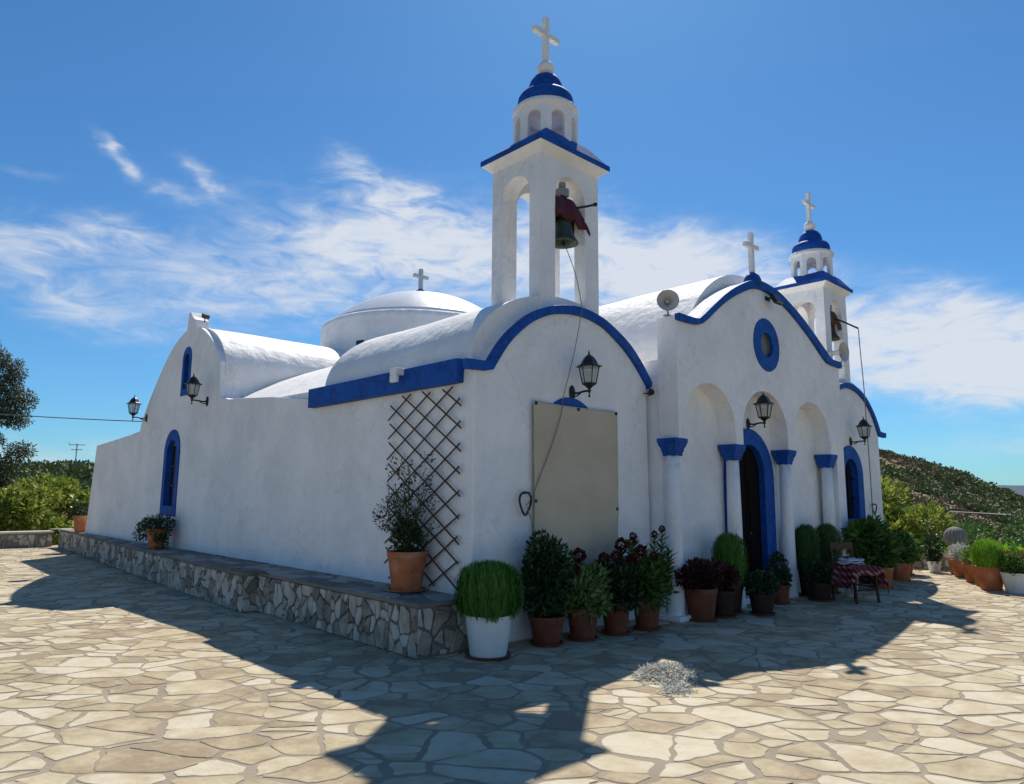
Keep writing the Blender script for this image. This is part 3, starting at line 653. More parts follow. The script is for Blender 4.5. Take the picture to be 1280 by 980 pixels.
# vaults
def lumpy(me, amp=.02, s=.8):
    v = np.empty(len(me.vertices) * 3); me.vertices.foreach_get('co', v); v = v.reshape(-1, 3)
    for i, p in enumerate(v): n_ = noise.noise(Vector(p) * s) * amp; v[i, 2] += n_; v[i, 0] += noise.noise(Vector(p) * s + Vector((9, 3, 1))) * amp * .5
    me.vertices.foreach_set('co', v.ravel()); me.update()
def vault(name, axis, c, a, zs, b, t0, t1, base, mat='roofwhite', segs=28, step=.35, roundend=0):
    prof = [(-a, base)] + [(-a * math.cos(PI * i / segs), zs + b * math.sin(PI * i / segs)) for i in range(segs + 1)] + [(a, base)]
    nt_ = max(2, int((t1 - t0) / step)); mb = MB(); m = len(prof)
    ts = [(t0 + (t1 - t0) * i / nt_, 1) for i in range(nt_ + 1)]
    if roundend:
        ts = ts[:-1]; ts = [t for t in ts if t[0] < t1 - roundend]
        for k in range(7): q = PI / 2 * k / 6; ts.append((t1 - roundend + roundend * math.sin(q), 1 - .16 * (1 - math.cos(q))))
    for t, s in ts:
        for u, z in prof:
            uu = u * s; zz = zs + (z - zs) * (s if z > zs else 1)
            mb.v.append((c + uu, t, zz) if axis == 'y' else (t, c + uu, zz))
    k = len(ts)
    for j in range(k - 1):
        for i in range(m - 1): mb.f.append((j * m + i, j * m + i + 1, (j + 1) * m + i + 1, (j + 1) * m + i))
    mb.f.append(tuple(range(m))); mb.f.append(tuple((k - 1) * m + i for i in reversed(range(m))))
    me = mb.mesh(name); lumpy(me)
    bm = bmesh.new(); bm.from_mesh(me); bmesh.ops.recalc_face_normals(bm, faces=bm.faces); bm.to_mesh(me); bm.free()
    o = link(name, me, mat, ch, autosmooth=45); return cp(o)
vault('aisle_roof', 'y', 2.32, 1.60, 3.12, 1.03, .10, 3.66, 2.9, roundend=.35)
vault('aisle_roof', 'y', 11.2, 1.45, 3.12, 1.03, .10, 7.4, 2.9)
vault('nave_roof', 'y', 6.75, 2.2, 3.2, 2.17, -.1, 6.9, 3.0)
vault('nave_roof', 'y', 6.7, 2.2, 2.8, 1.7, 11.0, 15.6, 2.6)
vault('transept_roof', 'x', 9.12, 1.76, 3.86, 1.14, SX + .1, 4.9, 2.9)
vault('transept_roof', 'x', 9.12, 1.76, 3.86, 1.14, 8.1, 12.5, 2.9)
# lean roof between the left aisle vault and the transept
mb = MB(); prof = [(SX + .04, 2.8), (SX + .04, 3.17), (1.2, 3.45), (1.8, 3.76), (2.4, 4.02), (3.1, 4.28), (4.0, 4.5), (5.0, 4.7), (5.0, 2.8)]
ys = [3.4, 4.2, 5.0, 5.8, 6.6, 7.5]
for j, y in enumerate(ys):
    for x, z in prof: mb.v.append((x, y, z + (.035 * (y - 5.5) / 2 if z > 2.9 else 0)))
m = len(prof)
for j in range(len(ys) - 1):
    for i in range(m - 1): mb.f.append((j * m + i, j * m + i + 1, (j + 1) * m + i + 1, (j + 1) * m + i))
mb.f.append(tuple(range(m))); mb.f.append(tuple((len(ys) - 1) * m + i for i in reversed(range(m))))
o = hb('sloping_roof', mb, 'roofwhite', autosmooth=40)
hb('flat_roof', MB().bx(SX + .1, 12.5, .2, 15.9, 2.6, 2.84), 'roofwhite')
hb('rear_wall', MB().bx(SX + .06, 12.58, 15.62, 15.9, 0, 2.86), 'white', bevel=.02)
hb('side_wall', MB().bx(12.24, 12.598, .4, 15.7, 0, 3.0), 'white', bevel=.02)
hb('corner_roof', MB().lathe([(.6, -.9), (.6, 0), (.54, .2), (.4, .36), (.2, .45), (0, .48)], (4.38, 7.45, 4.66), 24), 'roofwhite', smooth=True)
# ornament on the gable
mb = MB(); prof = [(8.84, 4.9), (9.40, 4.9), (9.33, 5.12), (9.31, 5.36), (9.24, 5.38), (9.12, 5.26), (8.92, 5.16)]
o = hp('gable_ornament', prof, [], 'x', SX + .003, SX + .30, 'white', .02)
# drum and dome
hb('dome_drum', MB().lathe([(2.52, 3.0), (2.53, 5.0), (2.54, 5.70), (2.52, 5.80), (2.46, 5.86), (2.30, 5.90), (2.0, 5.92)], (6.5, 9.1, 0), 72), 'white', autosmooth=50)
RD = (2.42 ** 2 + 1.02 ** 2) / 2.04; TD = math.asin(2.42 / RD); dm = [(RD * math.sin(TD * (1 - i / 16)), 5.85 + 1.02 - RD + RD * math.cos(TD * (1 - i / 16))) for i in range(17)]; dm[-1] = (0.0, 6.87)
hb('dome', MB().lathe(dm, (6.5, 9.1, 0), 72), 'dome', smooth=True)
hb('dome_drum_window', MB().box((4.19, 8.20, 5.0), (.12, .22, .3), R(17)), 'pane')
hb('cross_base', MB().lathe([(.13, 0), (.13, .12), (.10, .19), (0, .2)], (6.47, 9.1, 6.83), 16), surf('navy_paint', [(.01, .02, .08), (.015, .03, .11)], 8, .5, .1), smooth=False)
cross('dome_cross', 6.47, 9.1, 6.98, .63, .46, .10, surf('grey_marble', [(.4, .42, .46), (.55, .57, .6)], 6, .6, .1), d=.09)

# bell towers
def tower(dx, name_lbl):
    cx, cy = 2.35 + dx, .53
    t = cp(empty('bell_tower', (cx, cy, 3.5), 0, ch)); t['label'] = name_lbl
    X0, X1, Y0, Y1 = -.57, .57, -.46, .46; Z0, Z1 = 0.0, 2.56   # local z = world - 3.5
    def arcpoly(u0, u1, pw, zt):
        r_ = (u1 - u0) / 2 - pw; c_ = (u0 + u1) / 2
        pts = [(u0, Z0), (u0, Z1), (u1, Z1), (u1, Z0), (u1 - pw, Z0)]
        for k in range(15): a = PI * k / 14; pts.append((c_ + r_ * math.cos(a), zt - r_ + r_ * math.sin(a)))
        pts.append((u0 + pw, Z0)); return list(reversed(pts))
    mbs = []
    mf = plate(arcpoly(X0, X1, .275, 2.32), [], 'y', Y0, Y0 + .2); mbk = plate(arcpoly(X0, X1, .275, 2.32), [], 'y', Y1 - .2, Y1)
    ml = plate(arcpoly(Y0 + .19, Y1 - .19, .008, 2.30), [], 'x', X0, X0 + .255); mr_ = plate(arcpoly(Y0 + .19, Y1 - .19, .008, 2.30), [], 'x', X1 - .255, X1)
    mb = MB()
    for q in (mf, mbk, ml, mr_): mb.add(q.v, q.f)
    mb.box((0, 0, Z1 - .04), (1.0, .8, .1))
    me = mb.mesh('tower_wall'); bm = bmesh.new(); bm.from_mesh(me); bmesh.ops.recalc_face_normals(bm, faces=bm.faces); bmesh.ops.dissolve_limit(bm, angle_limit=R(1), verts=bm.verts, edges=bm.edges); bm.to_mesh(me); bm.free()
    link('tower_wall', me, 'white', t, bevel=.012)
    # splayed cornice, blue slab, low pyramid
    def frust(a, za, b, zb, name, mat, bevel=.006):
        m_ = MB(); (ax, ay), (bx_, by) = a, b
        m_.v = [(-ax, -ay, za), (ax, -ay, za), (ax, ay, za), (-ax, ay, za), (-bx_, -by, zb), (bx_, -by, zb), (bx_, by, zb), (-bx_, by, zb)]
        m_.f = [(3, 2, 1, 0), (4, 5, 6, 7)] + [(i, (i + 1) % 4, (i + 1) % 4 + 4, i + 4) for i in range(4)]
        return m_.build(name, mat, t, bevel=bevel)
    frust((.575, .465), 2.50, (.685, .575), 2.60, 'cornice', 'white')
    frust((.695, .585), 2.60, (.695, .585), 2.675, 'eaves', 'blue', .01)
    frust((.675, .565), 2.675, (.42, .42), 2.90, 'tower_roof', 'blue', .01)
    # octagonal lantern with eight arched openings
    mb = MB(); Ro = .455; th = .085; ap = Ro * math.cos(PI / 8); hw = Ro * math.sin(PI / 8)
    for k in range(8):
        a = 2 * PI * k / 8 + PI / 8; M3 = Matrix.Rotation(a, 3, 'Z')
        pl = plate([(-hw, 2.68), (-hw, 3.40), (hw, 3.40), (hw, 2.68)], [arch(0, .19, 2.86, 3.27, 10)], 'y', -ap, -ap + th)
        mb.add([M3 @ Vector(v) for v in pl.v], pl.f)
    me = mb.mesh('lantern_drum'); bm = bmesh.new(); bm.from_mesh(me); bmesh.ops.remove_doubles(bm, verts=bm.verts, dist=.0005); bmesh.ops.recalc_face_normals(bm, faces=bm.faces); bm.to_mesh(me); bm.free()
    link('lantern_drum', me, 'white', t)
    MB().lathe([(.36, 2.68), (.36, 2.84)], n=16).build('lantern_floor', 'white', t)
    MB().lathe([(.40, 3.34), (.462, 3.385), (.462, 3.42), (.435, 3.455), (.385, 3.475), (.3, 3.48)], n=40).build('lantern_cap', 'white', t, autosmooth=50)
    MB().lathe([(.37, 3.47), (.392, 3.49), (.395, 3.56), (.385, 3.62), (.35, 3.675), (.30, 3.70), (.255, 3.712), (.25, 3.75), (.245, 3.80), (.22, 3.88), (.18, 3.945), (.11, 3.995), (0, 4.01)], n=40).build('cupola', 'blue', t, autosmooth=55)
    MB().lathe([(.06, 3.98), (.075, 4.0)] + [(.125 * math.cos(q), 4.105 + .115 * math.sin(q)) for q in [R(d) for d in range(-60, 91, 15)]][:-1] + [(0, 4.22)], n=24).build('ball_finial', 'white', t, smooth=True)
    cross('tower_cross', 0, 0, 4.20, .70, .50, .082, 'white', t, .62)
    return t
tower(.02, 'near bell tower above the canvas-covered bay')
tower(8.50, 'far bell tower above the right-hand bay')

# ================================================================== BELLS AND ROPES
def bell(name, loc, label, head, bmat, hmat, s=1, lever=0, rope=None):
    b = tag(empty(name, loc), label, 'bell')
    MB().lathe([(.0, .30), (.05, .30), (.085, .285), (.105, .25), (.115, .18), (.13, .10), (.16, .03), (.195, -.02), (.20, -.045), (.18, -.05), (.15, -.01), (.11, .06), (.09, .2), (0, .25)], n=32).build('bell_body', bmat, b, smooth=True)
    MB().tube([(0, 0, .25), (0, .0, -.02)], .012).lathe([(0, -.09), (.03, -.075), (.035, -.05), (.02, -.02), (0, -.015)], n=12).build('clapper', 'black', b, smooth=True)
    # headstock: heavy half-round counterweight beam with drooping cheeks
    mb = MB(); nu, nv = 22, 18
    for i in range(nu + 1):
        x = -.30 + .68 * i / nu; q = x / .36; top = .60 - .10 * q * q - (.24 * max(0, (x - .16) / .22) ** 1.5); hem = .27 - .13 * max(0, x / .38) + .03 * math.sin(x * 26)
        for j in range(nv + 1):
            t = j / nv; a = PI * t; y = -.135 * math.cos(a) * (1 + .10 * math.sin(x * 21 + (3 if t > .5 else 0))); w = math.sin(a) ** .55; z = min(hem, top - .06) + (top - min(hem, top - .06)) * w
            mb.v.append((x, y, z + .012 * noise.noise(Vector((x * 9, t * 7, 3)))))
    for i in range(nu):
        for j in range(nv): k = i * (nv + 1) + j; mb.f.append((k, k + nv + 1, k + nv + 2, k + 1))
    hd = mb.build('headstock', hmat, b, smooth=True); hd.modifiers.new('s', 'SOLIDIFY').thickness = .02
    MB().box((0, 0, .42), (.5, .16, .16)).build('counterweight', hmat, b, bevel=.03)
    MB().tube([(-.36, 0, .44), (.36, 0, .44)], .018).build('axle', 'black', b)
    MB().box((-.02, 0, .66), (.13, .14, .12)).lathe([(0, .72), (.05, .74), (.05, .80), (0, .82)], (-.02, 0, 0), 12).build('striker', 'greymetal', b, bevel=.01)
    if lever: MB().tube([(0.1, 0, .47), (.22, -lever * .6, .48), (.26, -lever, .48)], .016).lathe([(0, -.03), (.03, -.015), (.03, .015), (0, .03)], (.26, -lever, .48), 12).build('lever', 'black', b)
    return b
bell('church_bell', (2.37, .20, 4.98), 'green bronze bell under a dark red headstock in the near tower', 0, 'bronze', 'redpaint', lever=.34)
b2 = bell('church_bell', (10.84, .22, 5.02), 'dark brown bell with a long lever arm in the far tower', 0, surf('brown_bronze', [(.05, .035, .025), (.09, .06, .04)], 8, .6, .2), surf('rust_iron', [(.08, .04, .025), (.12, .06, .035)], 8, .8, .3), lever=0)
MB().tube([(-.02, 0, .47), (.0, -.3, .30), (.06, -.57, .12)], .018).build('lever', 'black', b2)
rp = MB().tube(smoothcurve([(2.37, .19, 4.95), (2.40, .02, 4.5), (2.41, -.075, 4.06), (2.38, -.09, 3.9), (2.26, -.08, 3.4), (2.09, -.06, 2.85), (2.02, -.075, 2.6), (1.85, -.075, 2.2), (1.66, -.075, 1.85), (1.52, -.07, 1.58), (1.44, -.06, 1.50)], 4), .0055, 6).tube([(1.46, -.06, 1.48), (1.53, -.07, 1.3), (1.56, -.08, 1.05)], .0055, 6).build('bell_rope', 'rope')
tag(rp, 'thin bell rope from the near bell over the beige canvas to the wall ring', 'rope')
rp = MB().tube(smoothcurve([(10.90, -.35, 5.13), (10.96, -.34, 4.6), (11.08, -.32, 3.9), (11.15, -.30, 3.0), (11.2, -.29, 2.1), (11.22, -.28, 1.2), (11.22, -.27, .9)], 4), .009, 6).build('bell_rope', 'rope')
tag(rp, 'thin bell rope hanging from the far bell before the right bay', 'rope')
def wring(loc, label):
    e = tag(empty('wall_ring', loc), label, 'ring')
    mb = MB(); mb.tube([(.085 * math.cos(a), -.02 - .02 * math.sin(a * 2), .13 * math.sin(a)) for a in [2 * PI * i / 24 for i in range(25)]], .013, 8); mb.build('hoop', 'black', e, smooth=True)
    MB().tube([(.04, .05, .12), (.04, -.04, .125)], .012).build('wall_pin', 'black', e)
wring((1.42, -.05, 1.52), 'black iron ring on the wall left of the beige canvas')
wring((11.92, -.05, 1.37), 'black iron ring on the wall right of the right-hand blue window')

# canvas over the left window
mb = MB(); nx_, nz_ = 44, 60; x0, x1, z0, z1 = 1.575, 3.14, .42, 2.73
for j in range(nz_ + 1):
    for i in range(nx_ + 1):
        s, t = i / nx_, j / nz_; x = x0 + (x1 - x0) * s + .018 * math.sin(t * 5) * (.5 - s); z = z0 + (z1 - z0) * t
        y = -.050 - .010 * noise.noise(Vector((x * 2, z * 1.4, 0))) - .030 * abs(noise.noise(Vector((x * 1.2 - z * .8, z * 3, 5)))) * (1 - t * .7)
        dg = abs((s - .0) - (1 - t) * 1.1 + .55); y -= .022 * math.exp(-(dg / .05) ** 2) * (1 - t); dg2 = abs((1 - s) - (1 - t) * .9 + .5); y -= .022 * math.exp(-(dg2 / .05) ** 2) * (1 - t)
        if t > .985: z -= .012 * math.sin(s * PI)
        mb.v.append((x, y, z))
for j in range(nz_):
    for i in range(nx_): a = j * (nx_ + 1) + i; mb.f.append((a, a + 1, a + nx_ + 2, a + nx_ + 1))
e = tag(empty('canvas_cover', (2.36, -.03, .42)), 'beige canvas sheet nailed flat over the window of the near bay', 'canvas')
o = mb.build('sheet', 'cloth', e, smooth=True); o.location = (-2.36, .03, -.42); sd = o.modifiers.new('solid', 'SOLIDIFY'); sd.thickness = .004
for (x, z) in ((1.6, 2.70), (2.36, 2.69), (3.115, 2.70), (1.6, 1.55), (3.11, 1.45)):
    o = MB().lathe([(0, 0), (.022, .002), (.022, .010), (0, .014)], n=12).build('nail', 'black', e); o.rotation_euler = (PI / 2, 0, 0); o.location = (x - 2.36, -.028 , z - .42)

# ================================================================== WALL LANTERNS
def lantern_proto():
    e = empty('wall_lantern', (0, 0, 0)); ax = -.29
    o = MB().lathe([(0, 0), (.052, .0), (.056, .01), (.045, .022), (.02, .03), (0, .032)], n=24, sy=1.75).build('back_plate', 'black', e, smooth=True); o.rotation_euler = (PI / 2, 0, 0)
    MB().tube(smoothcurve([(0, -.02, .0), (0, -.10, -.012), (0, -.2, .0), (0, -.31, .0)], 4), .014, 10).tube(smoothcurve([(0, -.03, -.05), (0, -.09, -.045), (0, -.15, -.015)], 4), .009, 8).build('arm', 'black', e, smooth=True)
    MB().lathe([(0, -.085), (.012, -.078), (.016, -.066), (.008, -.055), (.010, -.03), (.02, -.012), (.013, .005), (.015, .02), (.03, .035), (.045, .05), (.082, .075), (.092, .083), (.092, .093), (0, .093)], (0, ax, 0), 6).build('cup', 'black', e)
    mb = MB()
    for k in range(6):
        a = 2 * PI * k / 6; mb.tube([(.086 * math.cos(a), ax + .086 * math.sin(a), .088), (.128 * math.cos(a), ax + .128 * math.sin(a), .305)], .0075, 6)
        a2 = 2 * PI * (k + 1) / 6
        mb.tube([(.128 * math.cos(a), ax + .128 * math.sin(a), .302), (.128 * math.cos(a2), ax + .128 * math.sin(a2), .302)], .007, 6)
    mb.build('cage', 'black', e)
    mb = MB(); k0 = [(.080, .09), (.122, .30)]
    for r_, z in k0:
        for k in range(6): a = 2 * PI * k / 6; mb.v.append((r_ * math.cos(a), ax + r_ * math.sin(a), z))
    for k in range(6): mb.f.append((k, (k + 1) % 6, (k + 1) % 6 + 6, k + 6))
    mb.build('glass', 'glass', e)
    MB().lathe([(.165, .298), (.160, .310), (.125, .325), (.105, .345), (.085, .385), (.06, .42), (.03, .445), (.012, .455), (.014, .47), (.008, .485), (.003, .515), (0, .52)], (0, ax, 0), 6).build('roof', 'black', e)
    MB().lathe([(.0, .10), (.016, .11), (.016, .15), (.026, .18), (.028, .205), (.018, .235), (0, .245)], (0, ax, 0), 12).build('bulb', surf('frosted_bulb', [(.6, .6, .58), (.7, .7, .68)], 9, .3, 0), e, smooth=True)
    return e
def copy_tree(o, parent=None):
    c = o.copy(); C.objects.link(c); c.parent = parent
    for chd in [x for x in bpy.data.objects if x.parent == o]: copy_tree(chd, c)
    return c
LAMPS = [((2.30, 0, 2.90), 0, 'black lantern on a bracket above the beige canvas'),
         ((6.37, -.195, 2.80), 0, 'black lantern over the blue doorway under the middle arch'),
         ((11.02, 0, 2.79), 0, 'black lantern above the blue window of the right-hand bay'),
         ((SX, 7.90, 3.36), -PI / 2, 'black lantern on the side wall between the upper blue window and the lower roof'),
         ((SX, 11.56, 3.31), -PI / 2, 'black lantern at the far left shoulder of the side gable')]
lp = lantern_proto(); lamps = [lp]
for i in range(4): lamps.append(copy_tree(lp))
for o, (loc, rz, lb) in zip(lamps, LAMPS):
    o.location = loc; o.rotation_euler = (0, 0, rz); tag(o, lb, 'wall lantern', 'black wall lanterns')

# ================================================================== LOUDSPEAKERS, FLOODLIGHT, SPOTS
def horn(loc, dirv, label, s=1):
    e = tag(empty('loudspeaker', loc), label, 'loudspeaker', 'horn loudspeakers on the roof')
    q = Vector(dirv).to_track_quat('Z', 'Y')
    o = MB().lathe([(.05, -.26), (.06, -.2), (.045, -.18), (.05, -.1), (.085, -.03), (.15, .03), (.20, .055), (.205, .062), (.20, .066)], n=36, cap=False).build('bell_mouth', 'horn', e, smooth=True); o.rotation_euler = q.to_euler(); o.location = (0, 0, .22); o.scale = (s, s, s)
    o2 = MB().lathe([(.195, .064), (.14, .028), (.08, -.03), (.045, -.09), (0, -.1)], n=36, cap=False).lathe([(0, -.11), (.035, -.09), (.04, -.02), (.025, .0), (0, .005)], n=16).build('throat', 'hornin', e, smooth=True); o2.rotation_euler = q.to_euler(); o2.location = (0, 0, .22); o2.scale = (s, s, s)
    MB().tube([(0, 0, 0), (.0, 0, .1), (.02, .03, .18)], .014).box((0, 0, .008), (.12, .08, .016)).build('bracket', 'greymetal', e)
horn((3.93, -.36, 4.13), (-.72, -.62, .02), 'grey horn loudspeaker on the left shoulder of the porch', .76)
horn((10.22, -.24, 4.33), (-.12, -.98, -.03), 'grey horn loudspeaker below the far bell tower', .95)
hb('speaker_shelf', MB().bx(10.14, 10.40, -.31, .2, 4.275, 4.325), 'white')
e = tag(empty('floodlight', (6.62, -.5, 4.83)), 'black floodlight under the blue crest of the porch gable', 'floodlight')
MB().box((0, -.16, .02), (.24, .07, .17), mat=Matrix.Rotation(R(-28), 3, 'X')).build('housing', 'black', e, bevel=.01)
MB().box((0, -.20, .002), (.18, .012, .12), mat=Matrix.Rotation(R(-28), 3, 'X')).build('lens', 'glass', e)
MB().box((0, -.06, .06), (.05, .16, .02)).box((0, -.005, .06), (.16, .015, .07)).build('bracket', 'black', e)
e = tag(empty('spotlight', (3.82, -.05, 3.05)), 'tiny black spotlight in the corner beside the near bay', 'spotlight')
o = MB().lathe([(0, -.05), (.03, -.045), (.042, .03), (.045, .05), (.038, .05), (.03, .03), (0, .02)], n=16).build('housing', 'black', e, smooth=True); o.rotation_euler = (R(80), 0, R(-30)); o.location = (0, -.06, 0)
MB().tube([(0, .05, .0), (0, -.04, 0)], .008).build('bracket', 'black', e)
e = tag(empty('spotlight', (SX + .15, 8.78, 5.13)), 'small black spotlight perched on the ornament of the side gable', 'spotlight')
MB().box((0, -.03, .09), (.13, .12, .09), mat=Matrix.Rotation(R(25), 3, 'X')).build('housing', 'black', e, bevel=.01)
MB().tube([(0, 0, -.03), (0, 0, .06)], .012).build('bracket', 'black', e)

# ================================================================== TRELLIS
mb = MB(); ya, yb, za, zb = .20, 1.56, .62, 2.80
ang = math.atan2(.125, .152); dv = .25
def clipline(y0, z0, dy, dz):
    ts = []
    lo, hi = -9, 9
    for p, d, a, b in ((y0, dy, ya, yb), (z0, dz, za, zb)):
        t0, t1 = (a - p) / d, (b - p) / d
        if t0 > t1: t0, t1 = t1, t0
        lo, hi = max(lo, t0), min(hi, t1)
    return lo, hi
rg = random.Random(4)
for fam, (dy, dz) in enumerate(((math.cos(R(32)), math.sin(R(32))), (math.cos(R(32)), -math.sin(R(32))))):
    for k in range(-12, 24):
        z0 = za + k * .25 + (.03 if fam else 0); y0 = ya
        lo, hi = clipline(y0, z0, dy, dz)
        if hi - lo < .3: continue
        lo -= rg.uniform(.02, .05); hi += rg.uniform(.02, .05); mid = (lo + hi) / 2
        yc, zc = y0 + dy * mid, z0 + dz * mid
        m3 = Matrix.Rotation(math.atan2(dz, dy) + R(rg.uniform(-1.3, 1.3)), 3, 'X'); zc += rg.uniform(-.012, .012)
        mb.box((SX - .045 - .009 * fam, yc, zc), (.008, hi - lo, .018), mat=m3)
tr = mb.build('trellis', 'trellis'); tag(tr, 'dark wooden diamond lattice leaning flat on the side wall by the corner', 'trellis')

# ================================================================== POTTED PLANTS
def pot_mesh(r, h, style='plain', taper=.72):
    rim = .028 if style != 'white' else .018
    prof = [(r * taper, 0), (r * (taper + .02), .004)]
    for i in range(1, 7): t = i / 7; prof.append((r * (taper + (.95 - taper) * t ** .85), h * .84 * t))
    if style == 'white':
        prof += [(r * .955, h * .84), (r * .975, h * .9), (r * 1.0, h * .93), (r * 1.0, h * .965), (r * 1.03, h * .97), (r * 1.03, h)]
    else: prof += [(r * .955, h * .84), (r * 1.0, h * .85), (r * 1.02, h * .93), (r * 1.03, h)]
    prof += [(r * .93, h), (r * .9, h - .03), (0, h - .035)]
    return MB().lathe(prof, n=40)
def potted(name, loc, r, h, potmat, label, plantfn, saucer=True, cat='potted plant', style='plain', rz=0, group='potted plants along the chapel', taper=.72):
    e = tag(empty(name, loc, rz), label, cat, group)
    p = pot_mesh(r, h, style, taper).build('pot', potmat, e, autosmooth=40)
    z = .0
    if saucer:
        MB().lathe([(r * .8, -.0), (r * .92, .012), (r * .96, .035), (r * .91, .035), (r * .8, .018), (0, .018)], n=36).build('saucer', 'brownpot' if potmat != 'terracotta' else 'terracotta', e, smooth=False); p.location.z = .02; z = .02
    MB().lathe([(r * .92, h - .045 + z), (r * .92, h - .028 + z), (r * .5, h - .012 + z), (0, h - .008 + z)], n=24).build('soil', 'soil', e)
    plantfn(e, r, h + z); return e
def kochia(n, rx, z0, z1, mat, ry=None, sq=2.6, flat=False, cx=0, wd=.0075, ln=.075):
    def fn(e, r, h):
        ry_ = ry or rx; zc = (z0 + z1) / 2; rz_ = (z1 - z0) / 2
        u = rnd_dirs(n); k = (np.abs(u) ** sq).sum(1) ** (-1 / sq); rr = (.35 + .65 * RNG.random(n) ** .35); u = u * (k * rr)[:, None]
        # lumpy clumps
        P = np.stack([cx + u[:, 0] * rx, u[:, 1] * ry_, zc + u[:, 2] * rz_], 1)
        a = np.arctan2(u[:, 1], u[:, 0]); P[:, :2] *= (1 + .05 * np.sin(a * 6 + 1.3) + .05 * np.sin(a * 17 + 2 * u[:, 2]))[:, None]
        P[:, 2] -= ln * .6
        d = np.stack([u[:, 0] * .12, u[:, 1] * .12, np.full(n, 1.0)], 1) + rnd_dirs(n) * .13
        nr = np.stack([u[:, 0], u[:, 1], np.zeros(n)], 1) + rnd_dirs(n) * .5
        l_ = ln * (.6 + .8 * RNG.random(n)); me = leaf_mesh(P, d, nr, l_, np.full(n, wd)); link('foliage', me, mat, e)
        MB().tube([(0, 0, h - .04), (0, 0, zc)], .02, 6).build('stem', 'stem', e)
    return fn
def bushy(lobes, n, ln, wd, mat, up=.3, shell=.35, flowers=None, extra=None):
    def fn(e, r, h):
        link('foliage', crown(lobes, n, ln, wd, up, shell=shell), mat, e)
        mb = MB()
        for (x, y, z, a, b, c) in lobes[:5]: mb.tube(smoothcurve([(0, 0, h - .04), (x * .4, y * .4, h + (z - h) * .5), (x, y, z)], 3), .008, 5)
        mb.build('stem', 'stem', e)
        for fl in (flowers or []): flower(e, fl)
        if extra: extra(e, r, h)
    return fn
def flower(e, f, mat='flower'):
    x, y, z, s = f; n = 300
    u = rnd_dirs(n); P = np.array([x, y, z]) + u * np.array([s, s, s * 1.1]) * (.5 + .5 * RNG.random(n))[:, None]
    link('flower_head', leaf_mesh(P, u + rnd_dirs(n) * .6, rnd_dirs(n), np.full(n, s * .42), np.full(n, s * .34)), mat, e)
def stalks(spec, leafmat_, fl=True):
    """spec: list of (x,y,height,leaf length) upright leafy stems with crimson heads"""
    def fn(e, r, h):
        link('foliage', crown([(0, 0, h + .06, r * 2.05, r * 1.5, .17), (-.1, -.03, h + .2, r * 1.4, r * 1.1, .17), (.13, -.02, h + .26, r * 1.2, r * .9, .19)], 1700, .09, .036, .35, shell=.3), leafmat_, e)
        mb = MB(); Ps, Ds, Ns, Ls = [], [], [], []
        for (x, y, top, ll, fs) in [(q[0] * 1.4, q[1] * 1.2, q[2], q[3], q[4] * 1.2) for q in spec] + [(-q[0] * 1.1 + .03, q[1] - .04, h + (q[2] - h) * .72, q[3], 0) for q in spec[::2]]:
            base = Vector((x * .35, y * .35, h - .04)); tip = Vector((x, y, top)); path = smoothcurve([tuple(base), tuple((base + tip) / 2 + Vector((x * .2, y * .2, 0))), tuple(tip)], 5)
            mb.tube(path, .007, 5, .004)
            L_ = top - h; k = max(8, int(L_ / .014))
            for i in range(k):
                t = .08 + .9 * i / k; p = base.lerp(tip, t) + Vector((x * .2, y * .2, 0)) * (4 * t * (1 - t)) * .5; a = i * 2.4 + x * 9
                d = Vector((math.cos(a), math.sin(a), .45 + .5 * t)); Ps.append(p); Ds.append(d); Ns.append((0, 0, 1)); Ls.append(1.2 * ll * (1.15 - .5 * t) * random.uniform(.75, 1.2))
            if fs: flower(e, (x, y, top + fs * .6, fs))
        Ls = np.array(Ls); link('foliage', leaf_mesh(np.array(Ps), np.array(Ds), np.array(Ns, float) + rnd_dirs(len(Ps)) * .3, Ls, Ls * .34, fold=.15), leafmat_, e)
        mb.build('stem', 'stem', e)
    return fn

potted('potted_kochia', (.62, -.36, 0), .245, .40, 'whitepot', 'bright green brush-like bush in a large white pot at the platform corner', kochia(20000, .29, .37, .92, 'kochia', sq=3.6), style='white', taper=.74)
potted('potted_shrub', (1.50, -.33, 0), .20, .29, 'brownpot', 'tall dark glossy leafy shrub beside the white pot', bushy([(0, 0, .62, .34, .26, .36), (.04, .02, .84, .30, .22, .28), (-.03, 0, 1.02, .20, .17, .17), (-.2, -.03, .95, .10, .1, .08), (.17, 0, .75, .14, .14, .2), (-.12, 0, .5, .18, .18, .18)], 2600, .062, .036, 'leafdk', .2))
potted('potted_celosia', (2.00, -.42, 0), .185, .34, 'brownpot', 'light green lance-leaved plant with dark crimson heads, before the middle of the canvas', stalks([(.02, -.05, .74, .17, 0), (.12, -.02, .82, .16, .0), (.20, .02, .78, .17, .04), (-.1, 0, .76, .15, .045), (-.16, -.04, .66, .14, 0), (.06, .1, .88, .14, .06), (.26, -.02, .7, .16, 0), (.15, -.12, .6, .18, 0), (-.05, -.15, .58, .17, 0), (-.22, .02, .82, .12, .035)], 'leaflt'))
potted('potted_celosia', (2.55, -.46, 0), .175, .36, 'brownpot', 'dark green plant with blackish crimson heads by the right edge of the canvas', stalks([(.02, 0, .86, .15, .05), (.12, .03, .98, .14, .06), (.18, -.04, .82, .15, .045), (-.1, .05, .84, .14, .05), (-.05, -.1, .72, .15, 0), (.1, -.12, .66, .16, 0), (.24, 0, 1.02, .13, .04), (.03, .12, .9, .13, 0)], 'leafdk'))
